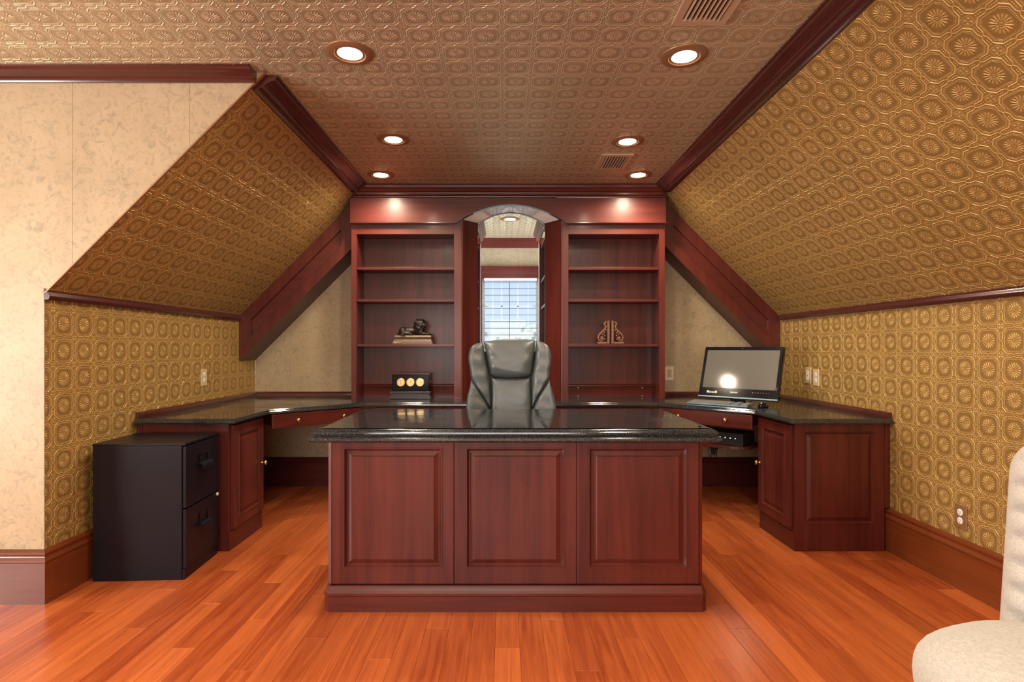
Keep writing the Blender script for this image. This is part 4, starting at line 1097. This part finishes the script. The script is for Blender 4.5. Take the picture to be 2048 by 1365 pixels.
# unseen fill lamps added behind the camera to brighten the room
for x, y, lb in ((-0.65, 1.1, 'left light just above the photographer'), (0.75, 1.1, 'right light just above the photographer'), (-0.65, -0.4, 'left light well behind the photographer'),
                 (0.75, -0.4, 'right light well behind the photographer'), (-2.6, 1.2, 'light over the left wing, nearer the cut wall'), (-2.6, -0.6, 'light over the left wing, nearer the rear wall')):
    t = downlight('added recessed ceiling '+lb, x, y, P_SPOT, group='unseen fill lights added behind the photographer')

# ------------------------------------------------------------------ vents
def vent(label, x0, x1, y0, y1):
    t = thing('air_vent', label, 'vent', (0.5*(x0+x1), 0.5*(y0+y1), ZC), 0, 'ceiling air vents')
    hx_, hy_ = 0.5*(x1-x0), 0.5*(y1-y0); f_ = 0.030
    bm = BM()
    for q in ((-hx_, hx_, -hy_, -hy_+f_), (-hx_, hx_, hy_-f_, hy_), (-hx_, -hx_+f_, -hy_+f_, hy_-f_), (hx_-f_, hx_, -hy_+f_, hy_-f_)): box(bm, q[0], q[1], q[2], q[3], -0.010, -0.0005)
    obj('frame', bm, M_ventm, t, bevel=0.001)
    obj('cavity', bx(-hx_+f_, hx_-f_, -hy_+f_, hy_-f_, -0.0025, -0.0006), M_dark, t)
    n = 8
    for k in range(n):
        x = -hx_+f_+(k+0.5)*(2*(hx_-f_))/n
        Mx = Matrix.Translation((x, 0, -0.009)) @ Matrix.Rotation(0.85, 4, 'Y')
        obj('slat', bx(-0.0052, 0.0052, -hy_+f_, hy_-f_, -0.0007, 0.0007, M=Mx), M_ventm, t)
    obj('damper_lever', bx(-0.03, 0.03, hy_-f_-0.008, hy_-f_-0.002, -0.006, -0.003), M_ventm, t)
vent('larger-looking tan ceiling vent at the top edge, next to the right front light', 0.642, 0.845, 1.84, 2.15)
vent('small far tan ceiling vent near the back right light', 0.632, 0.835, 3.597, 3.90)

# ------------------------------------------------------------------ cream armchair
ac = thing('armchair', 'cream linen armchair with channelled back at the lower right', 'armchair', (1.10, 1.08, 0), math.radians(19))
bm = BM(); ellip(bm, (0, 0, 0), (1, 1, 1), u=48, v=24)
for v_ in bm.verts:
    x, y, z = v_.co
    sx_ = math.copysign(abs(x)**0.72, x); sy_ = math.copysign(abs(y)**0.72, y); sz_ = math.copysign(abs(z)**0.75, z)
    v_.co = (sx_*0.24+0.125, sy_*0.33, 0.385+sz_*0.125)
obj('seat_cushion', bm, M_linen, ac, smooth=True)
bm = BM(); slab(bm, [(-0.14, -0.27), (0.33, -0.27), (0.33, 0.27), (-0.14, 0.27)], [(0, 0.14), (0.02, 0.16), (0.02, 0.26), (0, 0.30)]); obj('seat_frame', bm, M_linen, ac, smooth=40, bevel=0.02)
for sx_ in (-0.12, 0.28):
    for sy_ in (-0.22, 0.22): obj('leg', tube(BM(), [(sx_, sy_, 0.0), (sx_, sy_, 0.14)], [0.014, 0.022], 10), M_wz, ac, smooth=True)
# back: closed slab with rounded outline and horizontal channels on the inner face
bm = BM(); NY, NZ = 20, 60
def bk(s, t_):
    a = 2*s-1; z = 0.34+0.605*t_
    w_ = 0.325*(1-0.10*(max(0, t_-0.85)/0.15)**2.5)
    return a*w_, z
F, G = [], []
for j in range(NZ+1):
    ra, rb = [], []
    for i in range(NY+1):
        s, t_ = i/NY, j/NZ
        y, z = bk(s, t_); z -= 0.05*abs(2*s-1)**5*t_
        e = (1-abs(2*s-1)**8)*(1-abs(2*t_-1)**10)
        chn = (0.020*abs(math.sin(t_*9*PI/1.0)))*(1 if abs(2*s-1) < 0.86 else 0)
        d = 0.055*max(0, e)**0.5
        ra.append(bm.verts.new((0.34-d-chn*(e > 0.01), y, z)))
        rb.append(bm.verts.new((0.34+d+0.02, y, z)))
    F.append(ra); G.append(rb)
for j in range(NZ):
    for i in range(NY):
        bm.faces.new((F[j][i], F[j][i+1], F[j+1][i+1], F[j+1][i])); bm.faces.new((G[j][i], G[j+1][i], G[j+1][i+1], G[j][i+1]))
for i in range(NY):
    bm.faces.new((F[0][i], G[0][i], G[0][i+1], F[0][i+1])); bm.faces.new((F[NZ][i], F[NZ][i+1], G[NZ][i+1], G[NZ][i]))
for j in range(NZ):
    bm.faces.new((F[j][0], F[j+1][0], G[j+1][0], G[j][0])); bm.faces.new((F[j][NY], G[j][NY], G[j+1][NY], F[j+1][NY]))
for v_ in bm.verts: v_.co.x += (v_.co.z-0.34)*0.10
obj('backrest', bm, M_linen, ac, smooth=True)
